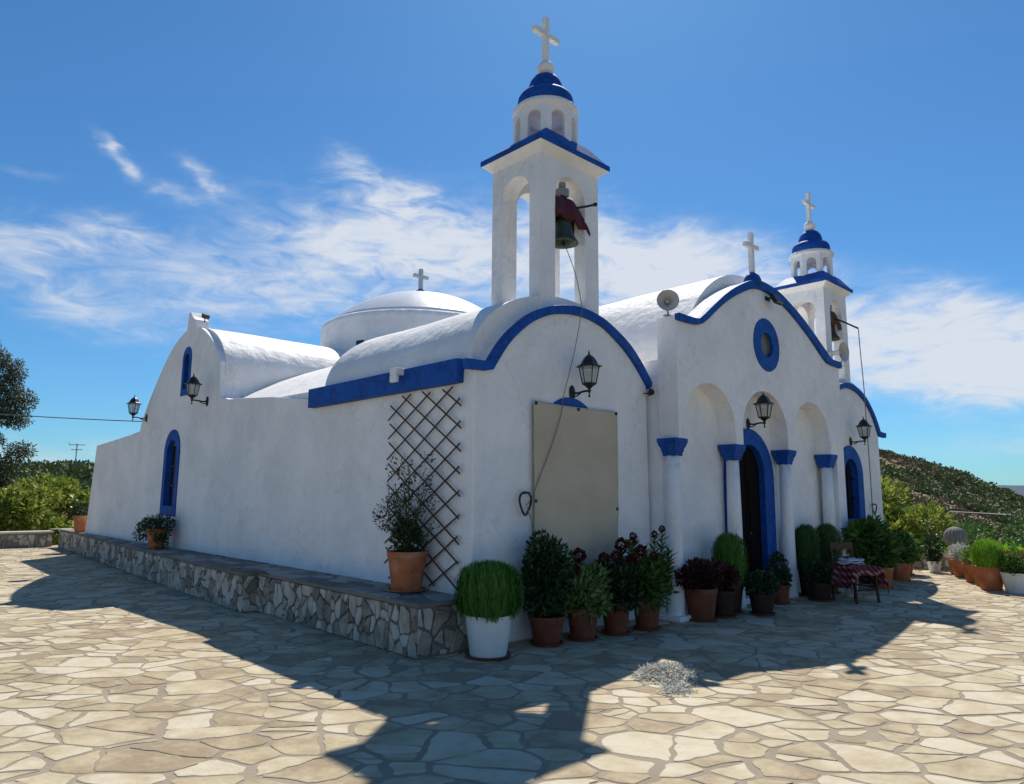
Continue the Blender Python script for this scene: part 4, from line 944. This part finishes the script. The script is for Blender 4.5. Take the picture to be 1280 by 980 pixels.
potted('potted_celosia', (3.08, -.52, 0), .175, .36, 'brownpot', 'tall leafy stems with two dark red tips in front of the corner column', stalks([(-.22, 0, 1.06, .14, .0), (-.12, .05, 1.10, .14, .035), (-.02, 0, 1.0, .15, 0), (-.15, -.08, .92, .15, .05), (.05, -.06, .85, .16, .04), (.14, .0, 1.12, .13, .03), (.26, .0, 1.18, .13, .032), (.30, -.05, .95, .15, 0), (.2, -.12, .78, .17, 0), (0, -.15, .70, .17, 0), (-.25, -.06, .8, .15, .05), (.35, .02, .8, .15, 0)], 'leafmid'))
potted('potted_coleus', (4.18, -.60, 0), .22, .40, 'brownpot', 'wide dark purple-leaved plant in a broad brown pot right of the corner column', bushy([(0, 0, .58, .34, .25, .18), (.26, 0, .6, .24, .2, .15), (-.2, .02, .56, .22, .18, .15)], 2000, .06, .036, 'leafred', .4))
potted('potted_coleus', (4.62, -.66, 0), .18, .34, 'darkpot', 'smaller blackish red-leaved plant before the round green column bush', bushy([(0, 0, .52, .23, .2, .15), (.1, 0, .56, .16, .16, .12)], 1000, .055, .032, 'leafred', .4))
potted('potted_kochia', (4.98, -.58, 0), .17, .36, 'darkpot', 'pale green barrel-shaped brush bush left of the doorway', kochia(12000, .22, .32, 1.10, 'kochia', sq=2.8))
potted('potted_shrub', (5.22, -.92, 0), .18, .27, 'darkpot', 'low round dark shrub in a black pot before the doorway', bushy([(0, 0, .42, .24, .22, .17)], 1500, .045, .026, 'leafdk', .3))
potted('potted_shrub', (6.40, -.60, 0), .15, .27, 'brownpot', 'narrow dark shrub just left of the third column', bushy([(-.04, 0, .52, .17, .15, .24), (.02, 0, .36, .18, .16, .12)], 1100, .05, .03, 'leafdk', .4))
potted('potted_kochia', (7.62, -.50, 0), .16, .46, 'darkpot', 'tall narrow green brush bush just right of the third column', kochia(10000, .22, .42, 1.16, 'kochiadk', sq=2.6))
potted('potted_shrub', (7.22, -.86, 0), .20, .27, 'darkpot', 'small round dark bush in a black tub before the two tall brush bushes', bushy([(0, 0, .43, .25, .22, .17)], 1500, .045, .026, 'leafdk', .3))
potted('potted_kochia', (8.24, -.58, 0), .18, .46, 'brownpot', 'tall narrow green brush bush beside the fourth column', kochia(10000, .22, .42, 1.17, 'kochiadk', sq=2.6))
potted('potted_shrub', (9.70, -.92, 0), .20, .36, 'terracotta', 'large broad-leaved green shrub in an orange pot behind the cloth-covered chair', bushy([(-.1, 0, .72, .4, .35, .3), (-.4, .1, .95, .3, .28, .24), (.1, .05, .6, .3, .28, .22), (-.15, .1, 1.05, .28, .25, .18)], 1500, .14, .07, 'leafmid', .4, .2))
potted('potted_shrub', (9.45, -.42, 0), .18, .4, 'brownpot', 'grey-green plant with pale edged leaves under the right-hand blue window', bushy([(0, 0, .75, .3, .25, .25), (.2, 0, .88, .22, .22, .18), (-.2, 0, .86, .16, .2, .14)], 600, .17, .06, 'leaflt', .5, .2))
potted('potted_shrub', (11.3, -.7, 0), .2, .34, 'terracotta', 'bright green bushy plant at the far right corner of the chapel', bushy([(0, 0, .62, .45, .35, .28), (.3, 0, .55, .3, .3, .24), (-.2, 0, .75, .3, .28, .2)], 1600, .10, .06, 'leafmid', .4, .2))
potted('potted_shrub', (12.55, -.35, 0), .22, .34, 'terracotta', 'leafy green plant in a pinkish clay pot at the sunny edge of the shade', bushy([(0, 0, .58, .4, .35, .26), (.25, 0, .5, .25, .25, .2)], 1300, .09, .05, 'leafmid', .4, .2))
potted('potted_shrub', (13.75, -.6, 0), .14, .24, 'whitepot', 'upright dark plant in a small white bucket at the end of the terrace', bushy([(0, 0, .55, .16, .16, .34), (-.05, 0, .35, .17, .16, .14)], 800, .07, .035, 'leafdk', .5, .2), style='white', saucer=False)
G2 = 'row of pots along the right edge of the terrace'
potted('potted_shrub', (13.05, -1.33, 0), .20, .35, 'terracotta', 'silvery white-leaved plant in the farthest orange pot of the sunny row', bushy([(0, 0, .5, .25, .22, .18), (-.15, 0, .45, .15, .15, .12)], 1500, .05, .022, 'silver', .5, .2), saucer=False, group=G2)
potted('potted_shrub', (12.05, -1.78, 0), .17, .36, 'terracotta', 'pale green spiky plant in the second farthest orange pot of the sunny row', bushy([(0, 0, .5, .2, .18, .17)], 900, .07, .022, 'leaflt', .7, .2), saucer=False, group=G2)
potted('potted_shrub', (11.48, -2.07, 0), .15, .38, 'terracotta', 'yellowish green plant in the narrow orange pot beside the lime bush', bushy([(0, 0, .5, .17, .16, .14)], 800, .06, .022, 'lime', .7, .2), saucer=False, group=G2)
potted('potted_kochia', (10.98, -2.32, 0), .225, .42, 'terracotta', 'lime green round brush bush in the largest orange pot of the sunny row', kochia(9000, .25, .38, .90, 'lime', sq=2.4, cx=-.06), saucer=False, group=G2)
potted('potted_shrub', (10.90, -2.75, 0), .26, .35, 'whitepot', 'small-leaved green plant with orange blooms in the white tub by the lime bush', bushy([(0, 0, .5, .28, .26, .2), (-.15, 0, .45, .2, .2, .15)], 1600, .055, .028, 'leafmid', .4, .2, flowers=None, extra=lambda e, r, h: [flower(e, (x, y, z, .03), 'autumn') for x, y, z in ((-.2, -.1, .62), (-.1, -.15, .68), (-.22, .05, .66), (0, -.1, .7), (-.12, .1, .7))]), style='white', saucer=False, group=G2)
# cactus
def cact(e, r, h):
    mb = MB(); n = 72; prof = [(.215 * math.cos(t), .215 * 1.12 * math.sin(t)) for t in [R(-60 + 150 * i / 18) for i in range(19)]]
    k = len(mb.v)
    for r_, z in prof:
        for i in range(n): a = 2 * PI * i / n; q = 1 + .07 * math.cos(a * 18); mb.v.append((r_ * q * math.cos(a), r_ * q * math.sin(a), z + .78))
    for j in range(len(prof) - 1):
        for i in range(n): mb.f.append((j * n + i, j * n + (i + 1) % n, (j + 1) * n + (i + 1) % n, (j + 1) * n + i))
    mb.build('cactus_body', surf('grey_cactus', [(.16, .16, .14), (.28, .27, .24)], 20, .9, .4), e, smooth=True)
    MB().tube([(0, 0, .3), (0, 0, .7)], .09, 12).build('stem', 'stem', e)
potted('potted_cactus', (13.55, -1.12, 0), .19, .35, 'terracotta', 'round grey ribbed cactus at the far end of the sunny pot row', cact, saucer=False, cat='cactus', group=G2)
# platform pots
def rose(e, r, h):
    mb = MB(); P, D = [], []; rg = random.Random(12)
    for k in range(30):
        a = rg.uniform(0, 2 * PI); sp = rg.uniform(.1, .62); top = h + rg.uniform(.2, 1.0) * (1.1 - sp * .5); x, y = .04 + sp * math.cos(a) * .25, sp * math.sin(a) * .95
        if k < 4: y = (-.42, .5, -.3, .3)[k]; top = (h + .85, h + .78, h + .62, h + .55)[k]
        path = smoothcurve([(0, 0, h - .04), (x * .4, y * .35, h + (top - h) * .45), (x, y, top)], 6); mb.tube(path, .0045, 5, .002)
        for i, p in enumerate(path[4:]):
            for _ in range(4 if k > 3 else 3): P.append((p[0] + rg.gauss(0, .03), p[1] + rg.gauss(0, .045), p[2] + rg.gauss(0, .035))); D.append((rg.gauss(0, 1), rg.gauss(0, 1), rg.gauss(.2, 1)))
    mb.build('stem', 'stem', e); n = len(P)
    link('foliage', leaf_mesh(np.array(P), np.array(D), rnd_dirs(n), .028 + .02 * RNG.random(n), np.full(n, .019)), 'leafdk', e)
    link('foliage', crown([(.0, 0, h + .1, .19, .2, .13), (.0, .05, h + .22, .15, .16, .12)], 900, .045, .024, .3), 'leafdk', e)
    link('foliage', crown([(.0, .30, h + .42, .16, .34, .2), (-.02, .45, h + .34, .12, .28, .14), (0, .08, h + .5, .14, .3, .22), (.02, -.1, h + .72, .1, .22, .2), (0, .2, h + .95, .08, .3, .14), (0, -.35, h + 1.0, .06, .12, .12)], 900, .036, .02, .2, shell=.1), 'roseleaf', e)
potted('potted_rose', (.42, .80, PH), .225, .42, 'terracotta', 'sparse climbing rose in a large orange clay pot on the stone bench before the trellis', rose, cat='potted plant', group='clay pots on the stone bench')
def trailing(e, r, h):
    lobes = [(0, 0, h + .1, .3, .3, .14), (-.05, .3, h + .02, .22, .26, .16), (-.1, .55, h - .12, .16, .2, .15), (0, -.2, h - .02, .2, .2, .2), (0, -.3, h - .3, .12, .12, .2)]
    link('foliage', crown(lobes, 2200, .06, .02, .1, shell=.3), 'leafdk', e)
    mb = MB()
    for k in range(14):
        a = k * 2.4; mb.tube(smoothcurve([(0, 0, h), (.1 * math.cos(a), .15 * math.sin(a), h + .15), (.2 * math.cos(a), .34 * math.sin(a), h + .2 + .08 * math.sin(k * 3))], 3), .012, 5, .004)
    mb.build('stem', 'leafdk', e)
potted('potted_succulent', (.36, 9.15, PH), .19, .38, 'terracotta', 'dark trailing succulent spilling from a clay pot under the side window', trailing, saucer=False, group='clay pots on the stone bench')
potted('potted_shrub', (.78, 16.7, PH), .27, .45, 'terracotta', 'clay pot with a low dark plant at the far end of the stone bench', bushy([(0, 0, .58, .34, .34, .17)], 900, .08, .035, 'leafdk', .4), saucer=False, group='clay pots on the stone bench')

# ground hugging silver plant
n = 3800; t = RNG.random(n); a = RNG.random(n) * 2 * PI; rr = np.sqrt(RNG.random(n))
X = 1.36 + .30 * rr * np.cos(a) - .15 * (RNG.random(n) < .25) * RNG.random(n); Y = -2.02 + .24 * rr * np.sin(a)
k2 = RNG.random(n) < .25; q_ = RNG.random(k2.sum()); X[k2] = 1.3 - .42 * q_ + .08 * RNG.normal(size=k2.sum()); Y[k2] = -2.12 - .30 * q_ + .06 * RNG.normal(size=k2.sum())
Z = .010 + .05 * np.clip(1 - ((X - 1.4) / .5) ** 2 - ((Y + 1.95) / .36) ** 2, .05, 1) * RNG.random(n)
d = rnd_dirs(n); d[:, 2] *= .3
e = tag(empty('silver_plant', (1.25, -2.05, 0)), 'low silvery white creeping plant growing between the paving stones by the edge of the shade', 'plant')
link('foliage', leaf_mesh(np.stack([X - 1.25, Y + 2.05, Z], 1), d, rnd_dirs(n), .045 + .03 * RNG.random(n), np.full(n, .013)), 'silver', e)
mb = MB()
for k in range(6):
    a = random.uniform(0, 2 * PI); q = random.uniform(.15, .25); mb.tube(smoothcurve([(.05, .05, .02), (.5 * q * math.cos(a), .5 * q * math.sin(a), .07), (q * math.cos(a), q * .8 * math.sin(a), .03)], 3), .004, 5)
mb.build('stem', 'wilt', e)

# ================================================================== CHAIR WITH BLANKET, BUCKET
cx, cy, rz = 7.55, -1.28, R(-20)
chair = tag(empty('chair', (cx, cy, 0), rz), 'dark wooden chair in the shade before the two tall brush bushes', 'chair')
for (x, y, h) in ((-.22, -.2, .5), (.22, -.2, .5), (-.22, .2, .89), (.22, .2, .89)):
    MB().tube([(x * 1.08, y * 1.1, 0), (x, y, .48), (x * 1.0, y * (1.0 if h < .6 else 1.25), h)], .021, 8).build('leg', 'wood', chair)
MB().box((0, 0, .49), (.5, .46, .04)).build('seat', 'wood', chair, bevel=.01)
MB().box((0, .24, .85), (.5, .03, .11)).box((0, .225, .66), (.44, .025, .05)).build('backrest', 'wood', chair, bevel=.008)
MB().tube([(-.22, -.2, .2), (.22, -.2, .2)], .012).tube([(-.22, .2, .2), (.22, .2, .2)], .012).tube([(-.22, -.2, .24), (-.22, .2, .24)], .012).tube([(.22, -.2, .24), (.22, .2, .24)], .012).build('stretcher', 'wood', chair)
mb = MB(); nu, nv = 30, 24
for j in range(nv + 1):
    for i in range(nu + 1):
        u, v = i / nu * 1.2 - .6, j / nv * .74 - .42; x = max(-.31, min(.31, u)); ov = abs(u) - .31; y = max(-.27, min(.2, v)); ov2 = -v - .27
        z = .56 + .05 * noise.noise(Vector((u * 4, v * 4, 1)))
        if ov > 0: z -= ov * 1.05; x += math.copysign(.03 + .04 * math.sin(v * 14), u) * min(1, ov * 6)
        if ov2 > 0: z -= ov2 * .85; y -= (.02 + .03 * math.sin(u * 15)) * min(1, ov2 * 7)
        mb.v.append((x, y, max(z, .1)))
for j in range(nv):
    for i in range(nu): a = j * (nu + 1) + i; mb.f.append((a, a + 1, a + nu + 2, a + nu + 1))
bl = mb.build('blanket', 'plaid', smooth=True); bl.location = (cx, cy, 0); bl.rotation_euler = (0, 0, rz); tag(bl, 'red and white plaid blanket draped over the chair seat', 'blanket'); bl.modifiers.new('s', 'SOLIDIFY').thickness = .008
mb = MB(); nu, nv = 16, 12
for lay in range(2):
    k = len(mb.v)
    for j in range(nv + 1):
        for i in range(nu + 1): u, v = i / nu, j / nv; mb.v.append((-.18 + .34 * u + .02 * lay, -.05 + .22 * v, .615 + .035 * lay + .03 * noise.noise(Vector((u * 3, v * 3, lay * 5)))))
    for j in range(nv):
        for i in range(nu): a = k + j * (nu + 1) + i; mb.f.append((a, a + 1, a + nu + 2, a + nu + 1))
bl = mb.build('folded_cloth', 'bluewhite', smooth=True); bl.location = (cx, cy, 0); bl.rotation_euler = (0, 0, rz); tag(bl, 'folded pale blue cloth lying on top of the plaid blanket', 'cloth'); bl.modifiers.new('s', 'SOLIDIFY').thickness = .02
e = tag(empty('bucket', (8.05, -1.02, 0)), 'small white bucket standing behind the legs of the chair', 'bucket')
MB().lathe([(.085, 0), (.105, .2), (.11, .205), (.11, .22), (.10, .22), (.08, .02), (0, .015)], n=28).build('pail', 'whitepot', e, autosmooth=40)
MB().tube([(.108 * math.cos(a), .02, .20 - .10 * math.sin(a)) for a in [PI * i / 12 for i in range(13)]], .003, 6).build('handle', 'greymetal', e)

# ================================================================== BACKGROUND VEGETATION
def bush(name, loc, lobes, n, ln, wd, mat, label, group=None, trunk=.05, cat='bush', th=None):
    e = tag(empty(name, loc), label, cat, group)
    link('foliage', crown(lobes, n, ln, wd, .2, shell=.25), mat, e)
    mb = MB()
    for (x, y, z, a, b, c) in lobes: mb.tube(smoothcurve([(0, 0, -.1), (x * .3 + .05, y * .3, z * .45), (x * .8, y * .8, z * .9)], 4), trunk, 6, trunk * .3)
    mb.build('trunk', 'bark', e); return e
rg = random.Random(31)
def lobes_for(w, d, h, n, rr):
    out = []
    for _ in range(n):
        a = rg.uniform(0, 2 * PI); q = rg.random() ** .5; s = rr * rg.uniform(.7, 1.25); out.append((w * q * math.cos(a), d * q * math.sin(a), h * rg.uniform(.35, 1.0) - s * .3, s, s, s * .8))
    return out
for i, (x, y, h, lb) in enumerate([(-4.6, 22.2, 2.0, 'leftmost yellow-green broad-leaved bush behind the low wall'), (-2.2, 23.6, 2.6, 'tallest yellow-green bush behind the low wall, under the grey-green tree'), (.1, 22.2, 2.1, 'yellow-green bush behind the middle of the low wall'), (1.9, 23.8, 2.2, 'yellow-green bush beyond the far end of the stone bench')]):
    bush('fig_bush', (x, y, -.75), lobes_for(1.5, 1.1, h + .55, 13, .62), 6500, .15, .10, 'fig', lb, 'bushes behind the low wall')
# left tree
tr_ = tag(empty('eucalyptus_tree', (-2.4, 23.9, -.8)), 'tall grey-green tree with loose drooping clumps at the left edge of the photo', 'tree')
cl = [(1.9, 0, 1.9, .6, .5, .5), (1.5, 0, 3.3, .45, .4, .5), (1.45, 0, 4.1, .45, .4, .45), (1.9, 0, 4.2, .3, .3, .3), (1.75, 0, 7.0, .4, .4, .4), (1.3, 0, 2.0, .8, .7, .7), (2.2, 0, 2.7, .5, .45, .45), (2.2, 0, 6.6, .42, .5, .5), (1.95, 0, 6.0, .65, .6, .6), (2.5, 0, 5.6, .55, .5, .5), (1.7, .2, 5.2, .8, .7, .6), (2.4, 0, 4.95, .5, .5, .35), (1.1, 0, 5.9, .8, .8, .8), (1.2, 0, 4.5, .7, .7, .5), (2.65, 0, 3.85, .5, .4, .35), (2.1, 0, 3.35, .65, .5, .4), (1.6, 0, 2.7, .6, .5, .5), (1.0, 0, 3.5, .6, .6, .6), (.2, 0, 5, 1.0, .9, 1.1), (-.6, 0, 3.9, 1.1, .9, .9), (-1.2, 0, 5.8, .9, .9, .9), (.3, 0, 6.9, .9, .8, .7), (1.3, 0, 7.2, .5, .5, .6), (-1.4, .4, 2.9, .8, .8, .6)]
link('crown', crown(cl, 42000, .12, .035, -.5, out=.4, shell=.1, rnd=1.0), 'tree', tr_)
mb = MB(); mb.tube(smoothcurve([(0, 0, -.1), (.15, 0, 1.6), (.1, 0, 3.4), (.4, 0, 5.2), (.6, 0, 6.6)], 6), .2, 10, .05)
for c_ in cl: z0 = max(1.2, c_[2] - 1.6); mb.tube(smoothcurve([(.15, 0, z0), (c_[0] * .55, c_[1] * .5, (z0 + c_[2]) / 2 + .1), (c_[0], c_[1], c_[2])], 4), .055, 6, .015)
mb.build('trunk', 'bark', tr_)
# garden to the right
GB = [((16.2, 2.2, -.75), lobes_for(1.5, 1.5, 3.0, 14, .7), 6500, .17, .08, 'fig', 'tall yellow-green bush rising beside the right corner of the chapel'),
      ((15.4, .6, -.75), lobes_for(1.0, .9, 2.1, 10, .5), 4500, .15, .07, 'fig', 'lower bright yellow-green bush behind the shaded pots at the right corner'),
      ((18.6, 1.3, -.75), lobes_for(1.4, 1.2, 1.8, 10, .6), 4500, .12, .06, 'leafmid', 'mid green bush in the garden behind the white bucket plant'),
      ((19.8, -.6, -.75), lobes_for(1.5, 1.2, 1.7, 10, .6), 4500, .11, .06, 'leafmid', 'mid green bush in the garden behind the cactus'),
      ((17.6, -2.0, -.75), lobes_for(1.0, .9, 1.55, 8, .45), 3000, .11, .06, 'lime', 'fresh bright green bush in the garden above the lime coloured pot plant'),
      ((21.5, -2.2, -.75), lobes_for(1.6, 1.4, 1.9, 9, .6), 3800, .10, .05, 'wilt', 'brownish dry bush at the right edge of the photo'),
      ((19.5, -3.9, -.75), lobes_for(1.4, 1.2, 1.6, 9, .6), 3500, .11, .05, 'leafmid', 'green bush at the very right edge, behind the white tub'),
      ((24.5, 2.0, -.9), lobes_for(2.4, 1.8, 2.0, 12, .8), 4500, .14, .07, 'scrubg', 'dark green bush farther back in the garden, left'),
      ((26, -1.5, -.9), lobes_for(2.6, 1.8, 1.9, 12, .8), 4500, .14, .07, 'scrubg', 'dark green bush farther back in the garden, right')]
for loc, lo, n, ln, wd, mt, lb in GB: bush('garden_bush', loc, lo, n, ln, wd, mt, lb, 'bushes of the garden on the right')
bush('autumn_shrub', (15.0, 2.0, -.75), [(0, 0, 3.2, .35, .35, .5), (.1, 0, 3.8, .25, .25, .35), (-.1, .1, 2.7, .4, .4, .4)], 800, .13, .06, 'autumn', 'thin shrub with orange leaves peeping out behind the right wall of the chapel', None, .03)
# low dark wall + junk at the garden edge
gw = tag(empty('garden_wall', (14.6, -2, 0)), 'low dark dry-stone wall along the right end of the terrace', 'wall')
ce = voronoi_cells(-6.5, 4.2, -.1, .5, .10, .2, .02, None, 201, 0, 1.4)
MB().bx(-.2, .12, -6.4, 4.2, -.9, .36).build('core', 'mortar', gw)
link('stone_facing', stones_mesh([[(u, min(max(v, .01), .38)) for u, v in c] for c in ce], lambda u, v, h: (-.2 - h, u, v), .03, .015, 8, .05), 'stoneclad', gw)
e = tag(empty('stone_post', (14.1, -1.0, 0)), 'slim pale stone post standing left of the cactus', 'post')
MB().lathe([(.075, 0), (.07, .5), (.06, .95), (.05, .98), (0, .99)], n=10).build('shaft', surf('pale_stone', [(.38, .35, .28), (.5, .47, .4)], 6, .9, .5), e)
e = tag(empty('barbecue', (14.35, -3.05, 0)), 'dark metal barbecue with a grey lid behind the white tub', 'barbecue')
MB().box((0, 0, .55), (.36, .7, .2)).build('firebox', 'black', e, bevel=.02)
MB().lathe([(.36, 0), (.33, .08), (.2, .15), (0, .17)], (0, 0, .65), 24, sx=.55).build('lid', 'greymetal', e, smooth=True)
for x in (-.14, .14):
    for y in (-.3, .3): MB().tube([(x, y, 0), (x, y, .5)], .015, 6).build('leg', 'black', e)

# hillside scrub: nobody could count it
def scrub(name, azr, rr, n, size, mats_split, leaves, patch=0):
    P, D, Ls = [], [], []; rgn = np.random.default_rng(5)
    az_ = rgn.uniform(azr[0], azr[1], n); r_ = np.sqrt(rgn.uniform(rr[0] ** 2, rr[1] ** 2, n)); allP = []
    for a, r in zip(az_, r_):
        q_ = noise.noise(Vector(((CAM.x + r * math.cos(R(a))) * .07, (CAM.y + r * math.sin(R(a))) * .07, 2.0)))
        if patch and q_ * patch < -.08: continue
        x, y = CAM.x + r * math.cos(R(a)), CAM.y + r * math.sin(R(a)); z = terrain_z(x, y); s = size * rgn.uniform(.45, 1.0) * (1 + 1.3 * rgn.random() ** 5)
        u = rnd_dirs(leaves); u[:, 2] = np.abs(u[:, 2]) ; p = u * np.array([s, s, s * .65]) * (.55 + .45 * RNG.random(leaves))[:, None] + np.array([x, y, z - .1]); allP.append(p); D.append(u + rnd_dirs(leaves) * .5); Ls.append(np.full(leaves, .14 + s * .17))
    P = np.concatenate(allP); D = np.concatenate(D); Ls = np.concatenate(Ls)
    return tag(link(name, leaf_mesh(P, D, rnd_dirs(len(P)) + np.array([0, 0, .9]), Ls, Ls * .75), mats_split), kind='stuff')
o = scrub('hillside_scrub', (4, 27), (55, 158), 2600, 1.0, 'scrubg', 110, 1); tag(o, 'grey-green scrub dotting the hillside on the right', 'scrub')
o = scrub('dry_scrub', (4, 27), (60, 156), 2400, .7, 'scrubb', 50, -1); tag(o, 'brown dry scrub between the green bushes of the right hillside', 'scrub')
o = scrub('hillside_wood', (76, 100), (95, 158), 1500, 1.6, 'scrubg', 120); tag(o, 'dark wood covering the hill on the left', 'wood')
# mast and wires
e = tag(empty('antenna_mast', (20.6, 112, terrain_z(20.6, 112))), 'thin antenna mast on the wooded hill at the left', 'mast')
zt = 8.7 - terrain_z(20.6, 112)
MB().tube([(0, 0, 0), (0, 0, zt)], .07, 6).build('pole', 'greymetal', e)
MB().tube([(-.9, .6, zt - .2), (.9, -.6, zt - .2)], .05, 5).tube([(-.6, .4, zt - .9), (.6, -.4, zt - .9)], .05, 5).tube([(-.9, .6, zt - .2), (-.9, .6, zt + .15)], .04, 5).build('crossbar', 'greymetal', e)
def wire(name, a, b, sag, label, r=.012, mat='wire'):
    a, b = Vector(a), Vector(b); pts = [tuple(a.lerp(b, t / 20) - Vector((0, 0, sag * 4 * (t / 20) * (1 - t / 20)))) for t in range(21)]
    tag(MB().tube(pts, r, 5).build(name, mat), label, 'cable')
wire('overhead_cable', (-9.5, 26.3, 5.05), (SX + .12, 12.02, 3.27), .25, 'grey overhead cable running left from the chapel past the tree')
wire('overhead_cable', (40, 11.5, 1.35), (24.0, -4.2, 1.05), .12, 'pale overhead cable crossing before the right hillside', .02, 'horn')
